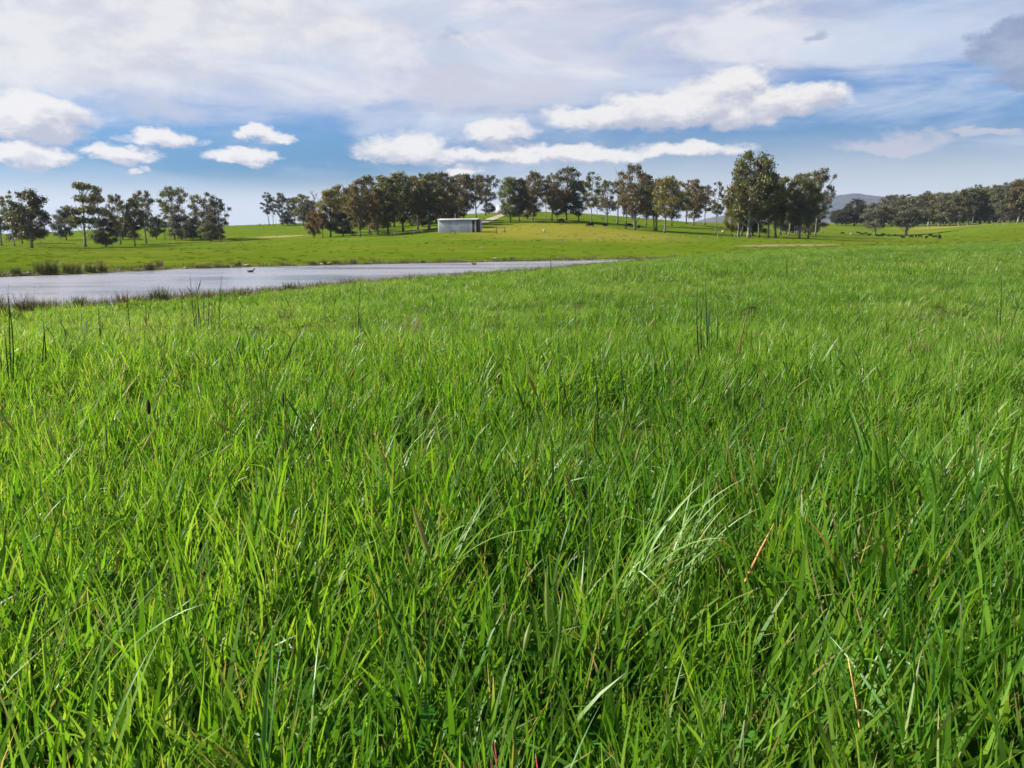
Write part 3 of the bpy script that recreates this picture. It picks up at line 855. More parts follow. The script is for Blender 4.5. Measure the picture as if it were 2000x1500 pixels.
    tone = 0.42 + 0.42 * fnoise(x / 7, y / 22, 96, 4) + 0.25 * fnoise(x / 40, y / 60, 97, 2) + 0.12 * sstep((x / y + 0.1) / 0.5)
    tone += rng.normal(0, 0.10, n)
    e = hit(1100, 452); tone += 0.35 * np.exp(-((x - e.x) / 24) ** 2 - ((y - e.y) / 40) ** 2)
    tone += rng.normal(0, 0.05, n)
    scatter_object('pasture_grass', np.stack([x, y, ground(x, y)], 1), euler_from(rng.uniform(0, 6.28, n), -sx, -sy), rng.uniform(0.8, 1.25, n), np.where(rng.uniform(0, 1, n) < 0.10, rng.integers(6, 9, n), rng.integers(0, 6, n)), np.clip(tone, 0, 1), past,
                   'short grazed pasture grass covering the slope beyond the pond', 'grass')
build_meadow()

# reeds and sedge lining the banks, too many to count
def build_bank_reeds():
    ks = [proto('reed_clump.%03d' % i, [blades(26, 0.16, 0.20, 0.52, 0.004, 0.008, 3, (0.0, 0.4), (0.0, 0.3), 2, 0.0, 1000 + i)], RUSHM) for i in range(5)]
    lo = [proto('sedge_clump.%03d' % i, [blades(40, 0.22, 0.08, 0.22, 0.005, 0.010, 2, (0.2, 0.9), (0.05, 0.6), 2, 0.0, 1100 + i)], RUSHM) for i in range(4)]
    mid = [proto('bank_sedge.%03d' % i, [(lambda r: (r[0], r[1], np.stack([np.clip(r[2][:, 0] * .5 + .18 + .42 * r[2][:, 1], 0, 1), r[2][:, 1], r[2][:, 2]], 1)))(blades(34, 0.2, 0.20, 0.44, 0.005, 0.010, 3, (0.1, .7), (0.02, .4), 2, 0.0, 1200 + i))], RUSHM) for i in range(4)]
    step = 0.16
    P = resample(POND, step)
    nr = np.roll(P, -1, 0) - np.roll(P, 1, 0); nr = np.stack([nr[:, 1], -nr[:, 0]], 1); nr /= np.linalg.norm(nr, axis=1, keepdims=True) + 1e-9
    if (pond_sd(P[:40, 0] + nr[:40, 0] * .3, P[:40, 1] + nr[:40, 1] * .3) < 0).mean() > 0.5: nr = -nr
    # which points belong to the near shore
    nearside = ~far_shore(P[:, 0], P[:, 1] + 4.0)
    vis = np.abs(P[:, 0]) < 0.95 * P[:, 1] + 3
    X, Y, I, S = [], [], [], []
    for i in np.where(vis)[0]:
        dens = 0.5 + 0.9 * float(fnoise(P[i:i+1, 0] / 2.0, P[i:i+1, 1] / 2.0, 111)[0])
        if nearside[i]:
            for _ in range(5):
                if rng.uniform() < 0.9:
                    off = rng.uniform(-0.4, 2.6); X.append(P[i] + nr[i] * off + rng.normal(0, .1, 2)); I.append(rng.integers(9, 13)); S.append(rng.uniform(0.55, 1.15) * (0.75 + 0.35 * dens) * float(np.interp(P[i][0] / P[i][1], [-.15, .1], [1, .4])))
            if rng.uniform() < dens * 1.2:
                off = rng.uniform(-0.6, 0.6); X.append(P[i] + nr[i] * off); I.append(rng.integers(0, 5)); S.append(rng.uniform(0.5, 1.05))
        else:
            for _ in range(rng.integers(0, 3) if rng.uniform() < dens + .2 else 0):
                off = rng.uniform(0.0, 1.4); X.append(P[i] + nr[i] * off); I.append(rng.integers(5, 9)); S.append(rng.uniform(1.0, 2.4))
    X = np.array(X); n = len(X)
    scatter_object('bank_reeds', np.stack([X[:, 0], X[:, 1], np.maximum(ground(X[:, 0], X[:, 1]), ZW - 0.15)], 1), euler_from(rng.uniform(0, 6.28, n), rng.normal(0.03, .06, n), rng.normal(0, .06, n)),
                   np.array(S), np.array(I), np.zeros(n), ks + lo + mid, 'low brownish sedge and reeds lining the banks of the pond', 'reeds')
build_bank_reeds()

# ------------------------------------------------------------------ trees
def bark(name, a, b):
    m, g, out = new_mat(name)
    p = obj_coord(g)
    n = g.noise(g.vec('MULTIPLY', p, (3.0, 3.0, 0.5)), 1.6, 5, 0.65)
    princ(g, out, g.mix(g.ss(n, 0.35, 0.65), a, b), 0.9, 0.2, 0, n, 0.6, 0.05)
    return m
BARK = {'grey': bark('grey bark', (0.075, 0.064, 0.053), (0.18, 0.158, 0.13)), 'pale': bark('pale gum bark', (0.11, 0.095, 0.078), (0.26, 0.235, 0.195)), 'dark': bark('dark bark', (0.035, 0.03, 0.025), (0.09, 0.075, 0.06))}
def foliage():
    m, g, out = new_mat('gum leaves')
    oi = g.n.new('ShaderNodeObjectInfo')
    r, t, b = g.sep(attr(g, 'tint').outputs['Color'])
    c = g.mix(1.0, oi.outputs['Color'], (1.14, 1.16, 1.05), 'MULTIPLY')
    c = g.mix(g.ss(r, 0.0, 1.0, 0.0, 0.55), c, g.mix(1.0, c, (1.9, 1.45, 1.1), 'MULTIPLY'))
    c = g.mix(g.ss(t, 0.80, 0.92, 0.0, 0.8), c, (0.17, 0.088, 0.035))
    p = princ(g, None, c, 0.5, 0.35)
    tr = g.n.new('ShaderNodeBsdfTranslucent'); g.l.new(g.mix(1.0, c, (1.3, 1.2, 0.7), 'MULTIPLY'), tr.inputs[0])
    mx = g.n.new('ShaderNodeMixShader'); mx.inputs[0].default_value = 0.28
    g.l.new(p.outputs[0], mx.inputs[1]); g.l.new(tr.outputs[0], mx.inputs[2]); g.l.new(mx.outputs[0], out.inputs[0])
    return m
LEAF = foliage()

def leaf_cards(centers, radii, per, size, q, brown):
    """leaf sprays through flattened clumps"""
    V, Cc = [], []
    for c, r in zip(centers, radii):
        n = int(per * (r[0] / 1.2) ** 2) + 20
        d = q.normal(0, 1, (n, 3)); d /= np.linalg.norm(d, axis=1, keepdims=True)
        rad = q.uniform(0.0, 1, n) ** 0.42
        p = c + d * rad[:, None] * np.array(r) * (1 + 0.25 * q.normal(0, 1, (n, 1)))
        a = q.normal(0, 1, (n, 3)); a[:, 2] -= 0.5; a /= np.linalg.norm(a, axis=1, keepdims=True)
        b = np.cross(a, q.normal(0, 1, (n, 3))); b /= np.linalg.norm(b, axis=1, keepdims=True)
        L = q.uniform(size * 0.6, size * 1.3, n)[:, None]; W = L * q.uniform(0.32, 0.6, n)[:, None]
        V.append(np.stack([p - a * L * .5, p + b * W * .5, p + a * L * .5, p - b * W * .5], 1))
        hue = q.uniform(0, 1); br = q.uniform(0, 1) < brown
        cc = np.zeros((n, 4, 3)); cc[..., 0] = np.clip(hue * 0.7 + q.uniform(-.1, .4, n), 0, 1)[:, None]
        cc[..., 1] = (q.uniform(0.75, 1.0, n) if br else q.uniform(0, 0.84, n))[:, None]
        Cc.append(cc)
    V = np.concatenate(V); Cc = np.concatenate(Cc)
    return V.reshape(-1, 3), np.arange(len(V) * 4).reshape(-1, 4), Cc.reshape(-1, 3)

def make_tree(kind, seed):
    """nominal height 14 m: trunk mesh bag, crown mesh, crown width"""
    q = np.random.default_rng(seed)
    H = 14.0
    P = dict(open=(0.33, 4.0, 38, (0.7, 1.35), 125, 0.78, 0.05, 'grey'), dense=(0.17, 3.4, 58, (0.75, 1.25), 125, 0.8, 0.14, 'grey'), round=(0.14, 5.2, 46, (1.2, 1.9), 150, 0.8, 0.0, 'dark'),
             slender=(0.36, 2.6, 24, (0.5, 0.95), 140, 0.75, 0.06, 'pale'), broad=(0.26, 4.8, 58, (0.9, 1.6), 125, 0.7, 0.05, 'pale'), multi=(0.26, 4.6, 52, (0.7, 1.4), 125, 0.7, 0.08, 'pale'),
             layered=(0.30, 4.0, 36, (0.8, 1.5), 140, 0.55, 0.05, 'pale'), dead=(0.3, 2.6, 0, (1, 1), 0, 1, 0, 'grey'))[kind]
    base, rw, nc, cr, per, flat, brown, bk = P
    t = Bag()
    stems = []
    ns = {'multi': 3, 'broad': 1, 'round': 1}.get(kind, 1)
    for s in range(ns):
        lean = q.normal(0, 0.03 if ns == 1 else 0.14, 2)
        hh = np.linspace(0, 1, 12)
        top = H * (0.90 if ns == 1 else q.uniform(0.72, 0.92))
        off = np.array([q.normal(0, .35), q.normal(0, .35)]) if ns > 1 else np.zeros(2)
        wob = np.cumsum(q.normal(0, 0.09, (12, 2)), 0) * hh[:, None]
        path = np.stack([off[0] * (1 - .0 * hh) + lean[0] * top * hh + wob[:, 0], off[1] + lean[1] * top * hh + wob[:, 1], -0.2 + (top + .2) * hh], 1)
        r0 = {'slender': 0.17, 'round': 0.26, 'broad': 0.34, 'open': 0.27, 'layered': 0.30}.get(kind, 0.23)
        v, f = tube(path, r0 * (1 - 0.86 * hh) + 0.12 * np.exp(-hh * 40), 7); t.add(v, f)
        stems.append((path, hh))
    cz0 = base * H
    C_, R_ = [], []
    tries = 0
    while len(C_) < nc and tries < 4000:
        tries += 1
        h = q.uniform(0, 1)
        # outline of the crown: widest below the middle, narrowing upward, ragged
        prof = {'dense': np.interp(h, [0, .15, .45, .8, 1], [.55, .85, 1, .75, .30]), 'round': np.interp(h, [0, .2, .5, .8, 1], [.75, 1, 1, .75, .35]), 'slender': np.interp(h, [0, .3, .7, 1], [.55, 1, .8, .4]),
                'broad': np.interp(h, [0, .2, .55, .85, 1], [.5, .9, 1, .75, .4]), 'layered': np.interp(h, [0, .3, .55, .85, 1], [.75, 1, .75, .9, .5])}.get(kind, np.interp(h, [0, .25, .6, .9, 1], [.5, 1, .95, .65, .35]))
        if kind == 'layered': h = (np.floor(h * 4) + 0.5 + q.normal(0, .12)) / 4
        a = q.uniform(0, 6.28); rr = rw * prof * q.uniform(0.15, 1) ** 0.55 * (1 + .18 * q.normal())
        c = np.array([rr * math.cos(a), rr * math.sin(a), cz0 + h * (H - cz0 - 0.6)])
        path, hh = stems[q.integers(0, ns)]
        k = min(11, int(c[2] / H * 11)); c[:2] += path[k][:2] * 0.8
        r = q.uniform(*cr) * (0.8 if h > .85 else 1)
        if any(np.linalg.norm((c - d) / [1, 1, flat + .25]) < 0.58 * (r + e[0]) * (0.75 if kind in ('dense', 'round', 'broad') else 1.0) for d, e in zip(C_, R_)): continue
        C_.append(c); R_.append((r, r, r * flat))
        # limb that carries the clump
        hb = np.clip((c[2] - rr * q.uniform(.5, 1.1)) / (H * .92), 0.12, .93)
        p0 = np.array([np.interp(hb, hh, path[:, j]) for j in range(3)])
        mid = (p0 + c) / 2 + np.array([0, 0, -0.12 * rr]) + q.normal(0, .18, 3)
        tt = np.linspace(0, 1, 6)[:, None]
        pth = (1 - tt) ** 2 * p0 + 2 * tt * (1 - tt) * mid + tt ** 2 * c
        v, f = tube(pth, np.linspace(0.085, 0.02, 6), 4); t.add(v, f)
        for _ in range(2):
            e = c + q.normal(0, 1, 3) * np.array([r, r, r * flat]) * .6
            v, f = tube([pth[3], (pth[4] + e) / 2, e], [.035, .022, .012], 3); t.add(v, f)
    if kind == 'dead':
        path, hh = stems[0]
        for i in range(26):
            hb = q.uniform(.35, .98); p0 = np.array([np.interp(hb, hh, path[:, j]) for j in range(3)])
            a = q.uniform(0, 6.28); L = q.uniform(1.2, 3.6) * (1.15 - hb * .6)
            e = p0 + np.array([math.cos(a) * L * .5, math.sin(a) * L * .5, L])
            m = (p0 + e) / 2 + np.array([math.cos(a), math.sin(a), 0]) * L * .15
            v, f = tube([p0, m, e], [.07, .045, .02], 4); t.add(v, f)
            for _ in range(3):
                g_ = m + (e - m) * q.uniform(0, 1); v, f = tube([g_, g_ + q.normal(0, .5, 3) + [0, 0, .5]], [.03, .012], 3); t.add(v, f)
        return t.mesh('dead_tree trunk', BARK['grey'], True), None, 4.0
    v, f, c = leaf_cards(C_, R_, per * 1.2, 0.48, q, brown)
    w = np.percentile(np.hypot(v[:, 0], v[:, 1]), 97) * 2
    ztop = np.percentile(v[:, 2], 99.7)
    me = mesh_np(kind + ' crown', v, f, LEAF, False, c)
    return t.mesh(kind + ' trunk', BARK[bk], True), me, w, ztop

TREES = {}
for kd, n in (('open', 4), ('dense', 5), ('round', 3), ('slender', 4), ('broad', 5), ('multi', 4), ('layered', 2), ('dead', 2)):
    for i in range(n):
        r = make_tree(kd, 40 + 100 * len(TREES) + i)
        TREES.setdefault(kd, []).append(r)

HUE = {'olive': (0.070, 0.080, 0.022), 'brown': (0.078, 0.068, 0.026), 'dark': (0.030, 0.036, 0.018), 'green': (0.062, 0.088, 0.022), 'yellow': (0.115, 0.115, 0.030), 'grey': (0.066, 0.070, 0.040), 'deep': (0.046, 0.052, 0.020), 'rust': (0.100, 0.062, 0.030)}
NAMES = {'open': 'gum_tree', 'dense': 'gum_tree', 'round': 'wattle_tree', 'slender': 'gum_tree', 'broad': 'gum_tree', 'multi': 'gum_tree', 'layered': 'gum_tree', 'dead': 'dead_tree', }
_use = {}
def tree(px, base, top, w, kind, hue, label, group, Y=None):
    p = hit(px, base) if Y is None else at_depth(px, Y)
    k = _use.get(kind, 0); _use[kind] = k + 1
    rec = TREES[kind][k % len(TREES[kind])]
    Hh = max(1.2, (base - top) / F * p.y) if Y is None else (p.z - (CAMZ + ray(px, top)[1] * p.y)) * -1
    ztop = rec[3] if len(rec) > 3 else 13.5
    sz = Hh / ztop
    sx = (1.16 if kind in ('round', 'slender') or px < 612 else 1.36 if px < 965 or px > 1620 else 1.18) * (w / F * p.y) / rec[2]
    sx = min(max(sx, 0.55 * sz), 2.0 * sz)
    o = thing(NAMES[kind], p, label, 'tree', group, rng.uniform(0, 6.28))
    o.scale = (sx, sx, sz)
    t = link('trunk', rec[0], o)
    if rec[1] is not None:
        c = link('crown', rec[1], o)
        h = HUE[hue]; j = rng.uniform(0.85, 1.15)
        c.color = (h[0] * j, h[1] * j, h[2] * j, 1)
    return o

G1 = 'trees standing in the left pasture'
L = [
 (3, 480, 388, 44, 'open', 'brown', 'olive gum tree cut by the left edge of the pasture clump'),
 (29, 481, 378, 38, 'slender', 'olive', 'slender pale trunked gum just left of the dense dark one at the left edge'),
 (62, 484, 376, 66, 'dense', 'deep', 'dense dark gum tree casting a long shadow at the far left'),
 (44, 476, 400, 44, 'round', 'dark', 'low dark tree tucked behind the dense gum at the far left'),
 (130, 469, 411, 42, 'round', 'dark', 'small dark round tree standing alone left of the tall layered gum'),
 (167, 482, 363, 66, 'layered', 'olive', 'tall layered flat topped gum with pale trunk in the left pasture'),
 (201, 478, 380, 34, 'slender', 'grey', 'thin sparse gum just right of the tall layered one'),
 (207, 483, 428, 42, 'round', 'dark', 'low dark round tree in front of the thin sparse gum'),
 (236, 477, 384, 36, 'open', 'brown', 'brownish gum in the middle of the left pasture clump'),
 (264, 480, 392, 42, 'dense', 'deep', 'dark leafy gum between the brownish gum and the tallest dense one'),
 (286, 475, 377, 48, 'open', 'olive', 'tall olive gum at the right end of the first pasture clump'),
 (240, 468, 430, 36, 'round', 'dark', 'low dark shrubby tree under the brownish gum'),
 (306, 467, 425, 32, 'round', 'dark', 'small dark tree right of the tall olive gum'),
 (322, 466, 410, 26, 'slender', 'grey', 'small thin gum with bare stem left of the tall open gum'),
 (341, 468, 369, 50, 'open', 'olive', 'tall open gum with clear trunk left of the three small dark trees'),
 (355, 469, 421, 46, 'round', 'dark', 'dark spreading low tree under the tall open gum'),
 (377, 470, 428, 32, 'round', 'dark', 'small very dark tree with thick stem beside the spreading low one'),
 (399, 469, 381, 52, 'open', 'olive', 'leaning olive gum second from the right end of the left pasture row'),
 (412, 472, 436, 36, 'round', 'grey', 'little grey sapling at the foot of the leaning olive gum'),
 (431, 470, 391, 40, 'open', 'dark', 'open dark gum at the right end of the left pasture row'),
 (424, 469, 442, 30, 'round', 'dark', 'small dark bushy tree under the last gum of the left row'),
]
for r in L: tree(*r, G1)
G2 = 'trees on the skyline left of the grove'
L = [
 (526, 440.5, 379, 24, 'slender', 'dark', 'thin tall gum leftmost on the skyline'),
 (534, 440.5, 383, 20, 'slender', 'grey', 'thin sparse gum second on the skyline'),
 (552, 440.5, 380, 28, 'open', 'dark', 'open gum third on the skyline, taller than its right neighbours'),
 (562, 440.5, 414, 26, 'round', 'dark', 'low dark tree at the foot of the third skyline gum'),
 (576, 440.5, 388, 32, 'open', 'deep', 'dark olive gum in the middle of the skyline row'),
 (592, 441, 383, 38, 'dense', 'olive', 'rounded olive gum right of the middle of the skyline row'),
 (606, 441, 394, 32, 'dense', 'dark', 'dark gum at the right end of the skyline row'),
]
for r in L: tree(*r, G2)
tree(620, 455, 378, 24, 'dead', 'dark', 'bare dead tree with thin upright branches at the left end of the grove', 'dead trees')
tree(1206, 437, 339, 24, 'dead', 'dark', 'bare dead tree with thin pale branches behind the middle grove', 'dead trees')
G3 = 'gum trees of the grove behind the shed'
L = [
 (614, 464.5, 414, 28, 'round', 'rust', 'small reddish tree at the left end of the grove'),
 (631, 464, 418, 24, 'slender', 'rust', 'small reddish brown sapling beside the dead tree'),
 (646, 462.5, 375, 42, 'dense', 'yellow', 'yellowish gum first of the tall ones at the left of the grove'),
 (671, 461.5, 418, 48, 'round', 'dark', 'low very dark tree at the front left of the grove'),
 (670, 456, 367, 44, 'dense', 'brown', 'brownish gum rising behind the low very dark tree'),
 (703, 462.5, 356, 46, 'dense', 'brown', 'rusty brown gum with a pale foot at the front of the grove'),
 (722, 456, 350, 42, 'dense', 'olive', 'olive gum rising over the rusty brown one'),
 (738, 459, 372, 40, 'dense', 'brown', 'shorter brown gum between the two broad olive ones'),
 (758, 457.5, 350, 52, 'dense', 'olive', 'broad olive gum with foliage almost to the ground at the grove front'),
 (788, 452, 343, 56, 'dense', 'olive', 'tallest dense olive gum in the middle of the grove'),
 (816, 448, 346, 42, 'open', 'brown', 'thinner brown topped gum left of the broad one behind the shed'),
 (838, 447, 345, 58, 'dense', 'olive', 'broad dense gum just left of the shed roof'),
 (866, 441, 343, 46, 'dense', 'deep', 'dark gum standing directly behind the shed'),
 (889, 437, 348, 42, 'open', 'brown', 'brown tinged gum behind the right half of the shed'),
 (906, 433, 345, 40, 'dense', 'deep', 'dark gum third from the right end of the grove'),
 (930, 425, 346, 38, 'open', 'brown', 'brownish open gum second from the right end of the grove'),
 (948, 421, 346, 36, 'open', 'deep', 'open gum with clear trunk at the right end of the grove'),
 (955, 417.5, 397, 24, 'round', 'dark', 'little dark conical tree at the right end of the grove'),
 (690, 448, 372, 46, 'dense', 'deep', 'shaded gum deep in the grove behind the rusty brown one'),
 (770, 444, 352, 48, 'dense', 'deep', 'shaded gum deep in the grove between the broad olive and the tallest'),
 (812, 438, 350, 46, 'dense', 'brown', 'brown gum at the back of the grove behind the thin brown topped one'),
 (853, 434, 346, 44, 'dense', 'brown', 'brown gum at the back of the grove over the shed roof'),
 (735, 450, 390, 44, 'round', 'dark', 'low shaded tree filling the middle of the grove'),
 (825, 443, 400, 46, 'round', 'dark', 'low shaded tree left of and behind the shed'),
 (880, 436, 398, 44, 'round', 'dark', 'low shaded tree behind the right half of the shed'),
]
for r in L: tree(*r, G3)
G4 = 'gum trees of the middle grove'
L = [
 (997, 433.5, 351, 44, 'dense', 'green', 'dense green gum at the left end of the middle grove'),
 (1014, 432.5, 353, 36, 'dense', 'deep', 'dark gum second from the left end of the middle grove'),
 (1040, 431, 340, 44, 'dense', 'brown', 'tall rounded brownish gum third along the middle grove'),
 (1030, 428, 385, 44, 'round', 'dark', 'low shaded tree behind the first three of the middle grove'),
 (1066, 425, 348, 28, 'slender', 'grey', 'thin grey gum in the gap after the rounded brownish one'),
 (1078, 431, 343, 32, 'open', 'brown', 'thin crowned brown gum left of the tall dark one'),
 (1088, 430, 372, 34, 'dense', 'brown', 'shorter brown gum beside the tall dark one'),
 (1106, 430, 333, 54, 'dense', 'deep', 'tall dark gum highest in the left half of the middle grove'),
 (1130, 431, 357, 36, 'dense', 'brown', 'short brown gum right of the tall dark one'),
 (1153, 441.5, 341, 34, 'slender', 'olive', 'slender gum with pale trunk and a cow at its foot'),
 (1166, 427, 378, 20, 'slender', 'grey', 'thin distant gum between the two slender trunks'),
 (1185, 439, 356, 40, 'open', 'grey', 'grey gum with dark trunk left of the big brown one'),
 (1222, 447, 362, 44, 'open', 'brown', 'brown gum at the left foot of the biggest of the middle grove'),
 (1241, 449.5, 329, 62, 'multi', 'brown', 'biggest brown gum with several stems in the middle grove'),
 (1262, 440, 345, 44, 'dense', 'grey', 'grey gum behind the biggest brown one'),
 (1281, 451, 356, 46, 'multi', 'olive', 'olive gum with a fork right of the biggest brown one'),
 (1298, 455, 351, 54, 'open', 'yellow', 'yellowish green gum at the front of the middle grove'),
 (1312, 441, 353, 42, 'dense', 'deep', 'dark gum right behind the yellowish green one'),
 (1340, 438, 357, 38, 'open', 'brown', 'brown gum third from the right end of the middle grove'),
 (1354, 440.5, 356, 46, 'dense', 'brown', 'dense brown gum second from the right end of the middle grove'),
 (1376, 439, 366, 32, 'slender', 'grey', 'thin grey gum at the right end of the middle grove'),
]
for r in L: tree(*r, G4)
G5 = 'gum trees of the big clump right of the middle'
L = [
 (1397, 456, 360, 30, 'slender', 'grey', 'sparse gum with pale bare trunk standing alone left of the big clump'),
 (1428, 459, 396, 30, 'round', 'yellow', 'small yellowish tree at the left foot of the big clump'),
 (1444, 463, 345, 46, 'multi', 'olive', 'leafy gum with several stems at the left of the big clump'),
 (1462, 464, 306, 86, 'broad', 'olive', 'tallest gum of all with a high domed crown'),
 (1482, 463.5, 358, 46, 'open', 'olive', 'gum tucked under the right side of the tallest one'),
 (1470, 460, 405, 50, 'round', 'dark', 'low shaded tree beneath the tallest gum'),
 (1501, 464.5, 342, 40, 'layered', 'olive', 'layered gum in the middle of the big clump'),
 (1515, 464.5, 350, 46, 'multi', 'green', 'gum on leaning pale stems in the middle of the big clump'),
 (1540, 461, 390, 34, 'slender', 'grey', 'thin stemmed gum right of the leaning pale stems'),
 (1561, 466, 350, 56, 'broad', 'grey', 'gum with a thick dark trunk in the right half of the big clump'),
 (1578, 466.5, 362, 44, 'open', 'olive', 'gum second from the right end of the big clump'),
 (1592, 461, 337, 50, 'open', 'grey', 'tall airy gum at the right end of the big clump'),
 (1606, 455, 384, 32, 'slender', 'grey', 'short thin gum trailing the right end of the big clump'),
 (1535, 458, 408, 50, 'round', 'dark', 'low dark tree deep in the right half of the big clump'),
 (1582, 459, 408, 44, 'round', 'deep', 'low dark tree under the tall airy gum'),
 (1556, 457, 345, 62, 'multi', 'olive', 'many stemmed gum behind the thick dark trunk'),
 (1524, 458, 352, 50, 'dense', 'olive', 'olive gum filling the back of the big clump behind the leaning pale stems'),
 (1448, 459, 372, 52, 'dense', 'deep', 'dark gum behind the left side of the tallest gum'),
]
for r in L: tree(*r, G5)
tree(1709, 459, 399, 42, 'broad', 'grey', 'grey gum standing in the paddock left of the forked one, cows at its foot', 'paddock trees among the cattle')
tree(1769, 460.5, 391, 58, 'broad', 'grey', 'forked spreading gum standing alone in front of the forest', 'paddock trees among the cattle')
G6 = 'gum trees of the forest edge on the right'
L = [
 (1634, 440.5, 413, 22, 'dense', 'dark', 'small dark tree at the left end of the forest edge'),
 (1652, 441, 405, 26, 'round', 'dark', 'low rounded tree second from the left end of the forest edge'),
 (1668, 441, 391, 38, 'dense', 'dark', 'dark domed tree near the left end of the forest edge'),
 (1690, 441, 402, 32, 'broad', 'deep', 'short broad gum behind the grey paddock tree'),
 (1726, 441, 397, 32, 'broad', 'deep', 'gum between the two paddock trees in the forest edge'),
 (1742, 441.5, 384, 38, 'broad', 'grey', 'gum with pale stem left of and behind the forked paddock tree'),
 (1768, 441, 384, 44, 'broad', 'deep', 'dark gum hidden behind the forked paddock tree'),
 (1792, 441.5, 386, 38, 'broad', 'green', 'greenish gum right behind the forked paddock tree'),
 (1813, 442, 377, 42, 'broad', 'deep', 'dark topped gum where the forest starts to rise'),
 (1834, 442, 381, 40, 'broad', 'olive', 'olive gum right of the dark topped one'),
 (1853, 442, 380, 40, 'broad', 'grey', 'grey olive gum above the middle of the forest edge'),
 (1873, 441, 376, 38, 'broad', 'olive', 'olive gum left of the one that pokes up dark'),
 (1890, 440, 372, 42, 'broad', 'deep', 'deep green gum of the forest edge below the poking top'),
 (1900, 436, 365, 26, 'open', 'dark', 'gum whose dark top pokes above the forest line'),
 (1914, 438, 370, 40, 'broad', 'grey', 'pale trunked gum right of the poking dark top'),
 (1932, 437, 366, 42, 'broad', 'olive', 'forked pale stemmed gum in the right part of the forest'),
 (1952, 436, 366, 40, 'broad', 'deep', 'dark gum left of the pale trunk pair at the right of the forest'),
 (1970, 435.5, 361, 42, 'broad', 'grey', 'gum with a pair of pale trunks near the right edge'),
 (1988, 435, 353, 44, 'broad', 'brown', 'brown tinged gum beside the right edge of the forest'),
 (2010, 434.5, 350, 48, 'broad', 'olive', 'tall gum cut by the right edge of the forest'),
 (2040, 434, 350, 48, 'broad', 'deep', 'gum beyond the right edge of the view'),
]
for r in L: tree(*r, G6)
# second rank of the forest, standing higher up behind the edge
for i, px in enumerate(range(1735, 2075, 11)):
    topy = float(np.interp(px, [1735, 1770, 1820, 1860, 1900, 1950, 2000, 2080], [392, 386, 380, 379, 371, 367, 357, 348])) + rng.uniform(-2, 6)
    Yd = float(np.interp(px, [1735, 2075], [492, 400])) + rng.uniform(-8, 14)
    tree(px + rng.uniform(-3, 3), 440, topy, 40, 'broad', ['deep', 'olive', 'grey', 'green'][i % 4], 'gum of the second rank seen in part between the forest edge trees', 'second rank of the forest', Yd)
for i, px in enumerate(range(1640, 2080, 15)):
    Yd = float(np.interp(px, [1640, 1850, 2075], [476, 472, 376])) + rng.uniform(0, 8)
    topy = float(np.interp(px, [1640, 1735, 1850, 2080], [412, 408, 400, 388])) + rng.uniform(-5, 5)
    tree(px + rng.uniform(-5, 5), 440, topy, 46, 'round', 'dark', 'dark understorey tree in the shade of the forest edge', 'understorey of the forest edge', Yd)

# ------------------------------------------------------------------ bushes
def bush(px, py, h, w, hue, label, group=None):
    p = hit(px, py)
    q = np.random.default_rng(int(px * 7))
    Hm = h / F * p.y; Wm = w / F * p.y
    cs = [np.array([q.normal(0, .25) * Wm, q.normal(0, .25) * Wm, Hm * q.uniform(.35, .7)]) for _ in range(9)]
    v, f, c = leaf_cards(cs, [(Wm * .3, Wm * .3, Hm * .33)] * 9, 2.0, 0.18, q, 0.1)
    n = 9
    o = thing('bush', p, label, 'bush', group)
    b = Bag()
    for cc in cs:
        vv, ff = tube([(0, 0, -.1), cc * .5, cc], [.04, .03, .01], 4); b.add(vv, ff)
    link('stem', b.mesh('bush stems', BARK['dark']), o)
    k = link('foliage', mesh_np('bush foliage', v, f, LEAF, False, c), o)
    k.color = HUE[hue] + (1,)
bush(97, 457.5, 6, 12, 'dark', 'tiny dark bush on the skyline between the far left clump and the round tree')
bush(1177, 429, 7, 14, 'brown', 'small brown bush behind the slender pale trunk of the middle grove')
bush(508, 441, 5, 9, 'grey', 'tiny grey bush on the skyline left of the thin gums')

# ------------------------------------------------------------------ buildings
def corrugated(w, h, pitch=0.17, amp=0.028):
    n = max(8, int(w / pitch * 6)); x = np.linspace(0, w, n); y = amp * np.sin(x / pitch * 2 * np.pi)
    v = np.concatenate([np.stack([x, y, 0 * x], 1), np.stack([x, y, 0 * x + h], 1), np.stack([x, y + .012, 0 * x], 1), np.stack([x, y + .012, 0 * x + h], 1)])
    i = np.arange(n - 1)
    f = np.concatenate([np.stack([i, i + 1, i + 1 + n, i + n], 1), np.stack([i + 2 * n + 1, i + 2 * n, i + 3 * n, i + 3 * n + 1], 1), np.stack([i + n, i + 1 + n, i + 1 + 3 * n, i + 3 * n], 1)])
    return v, f
def galv(name, c, rough, metal):
    m, g, out = new_mat(name)
    p = obj_coord(g)
    n = g.noise(g.vec('MULTIPLY', p, (2.2, 2.2, 0.35)), 1.4, 5, 0.6)
    cell = g.math('SNAP', g.sep(p)[0], 0.76)
    pan = g.noise(g.comb(cell, 0.0, 3.3), 3.0, 0, 0.5)
    cc = g.mix(g.ss(n, 0.3, 0.7), tuple(x * 0.82 for x in c), tuple(x * 1.1 for x in c))
    cc = g.mix(g.ss(pan, 0.38, 0.62, 0.0, 0.9), cc, tuple(x * 1.4 for x in c))
    princ(g, out, cc, rough, 0.5, metal, n, 0.1)
    return m
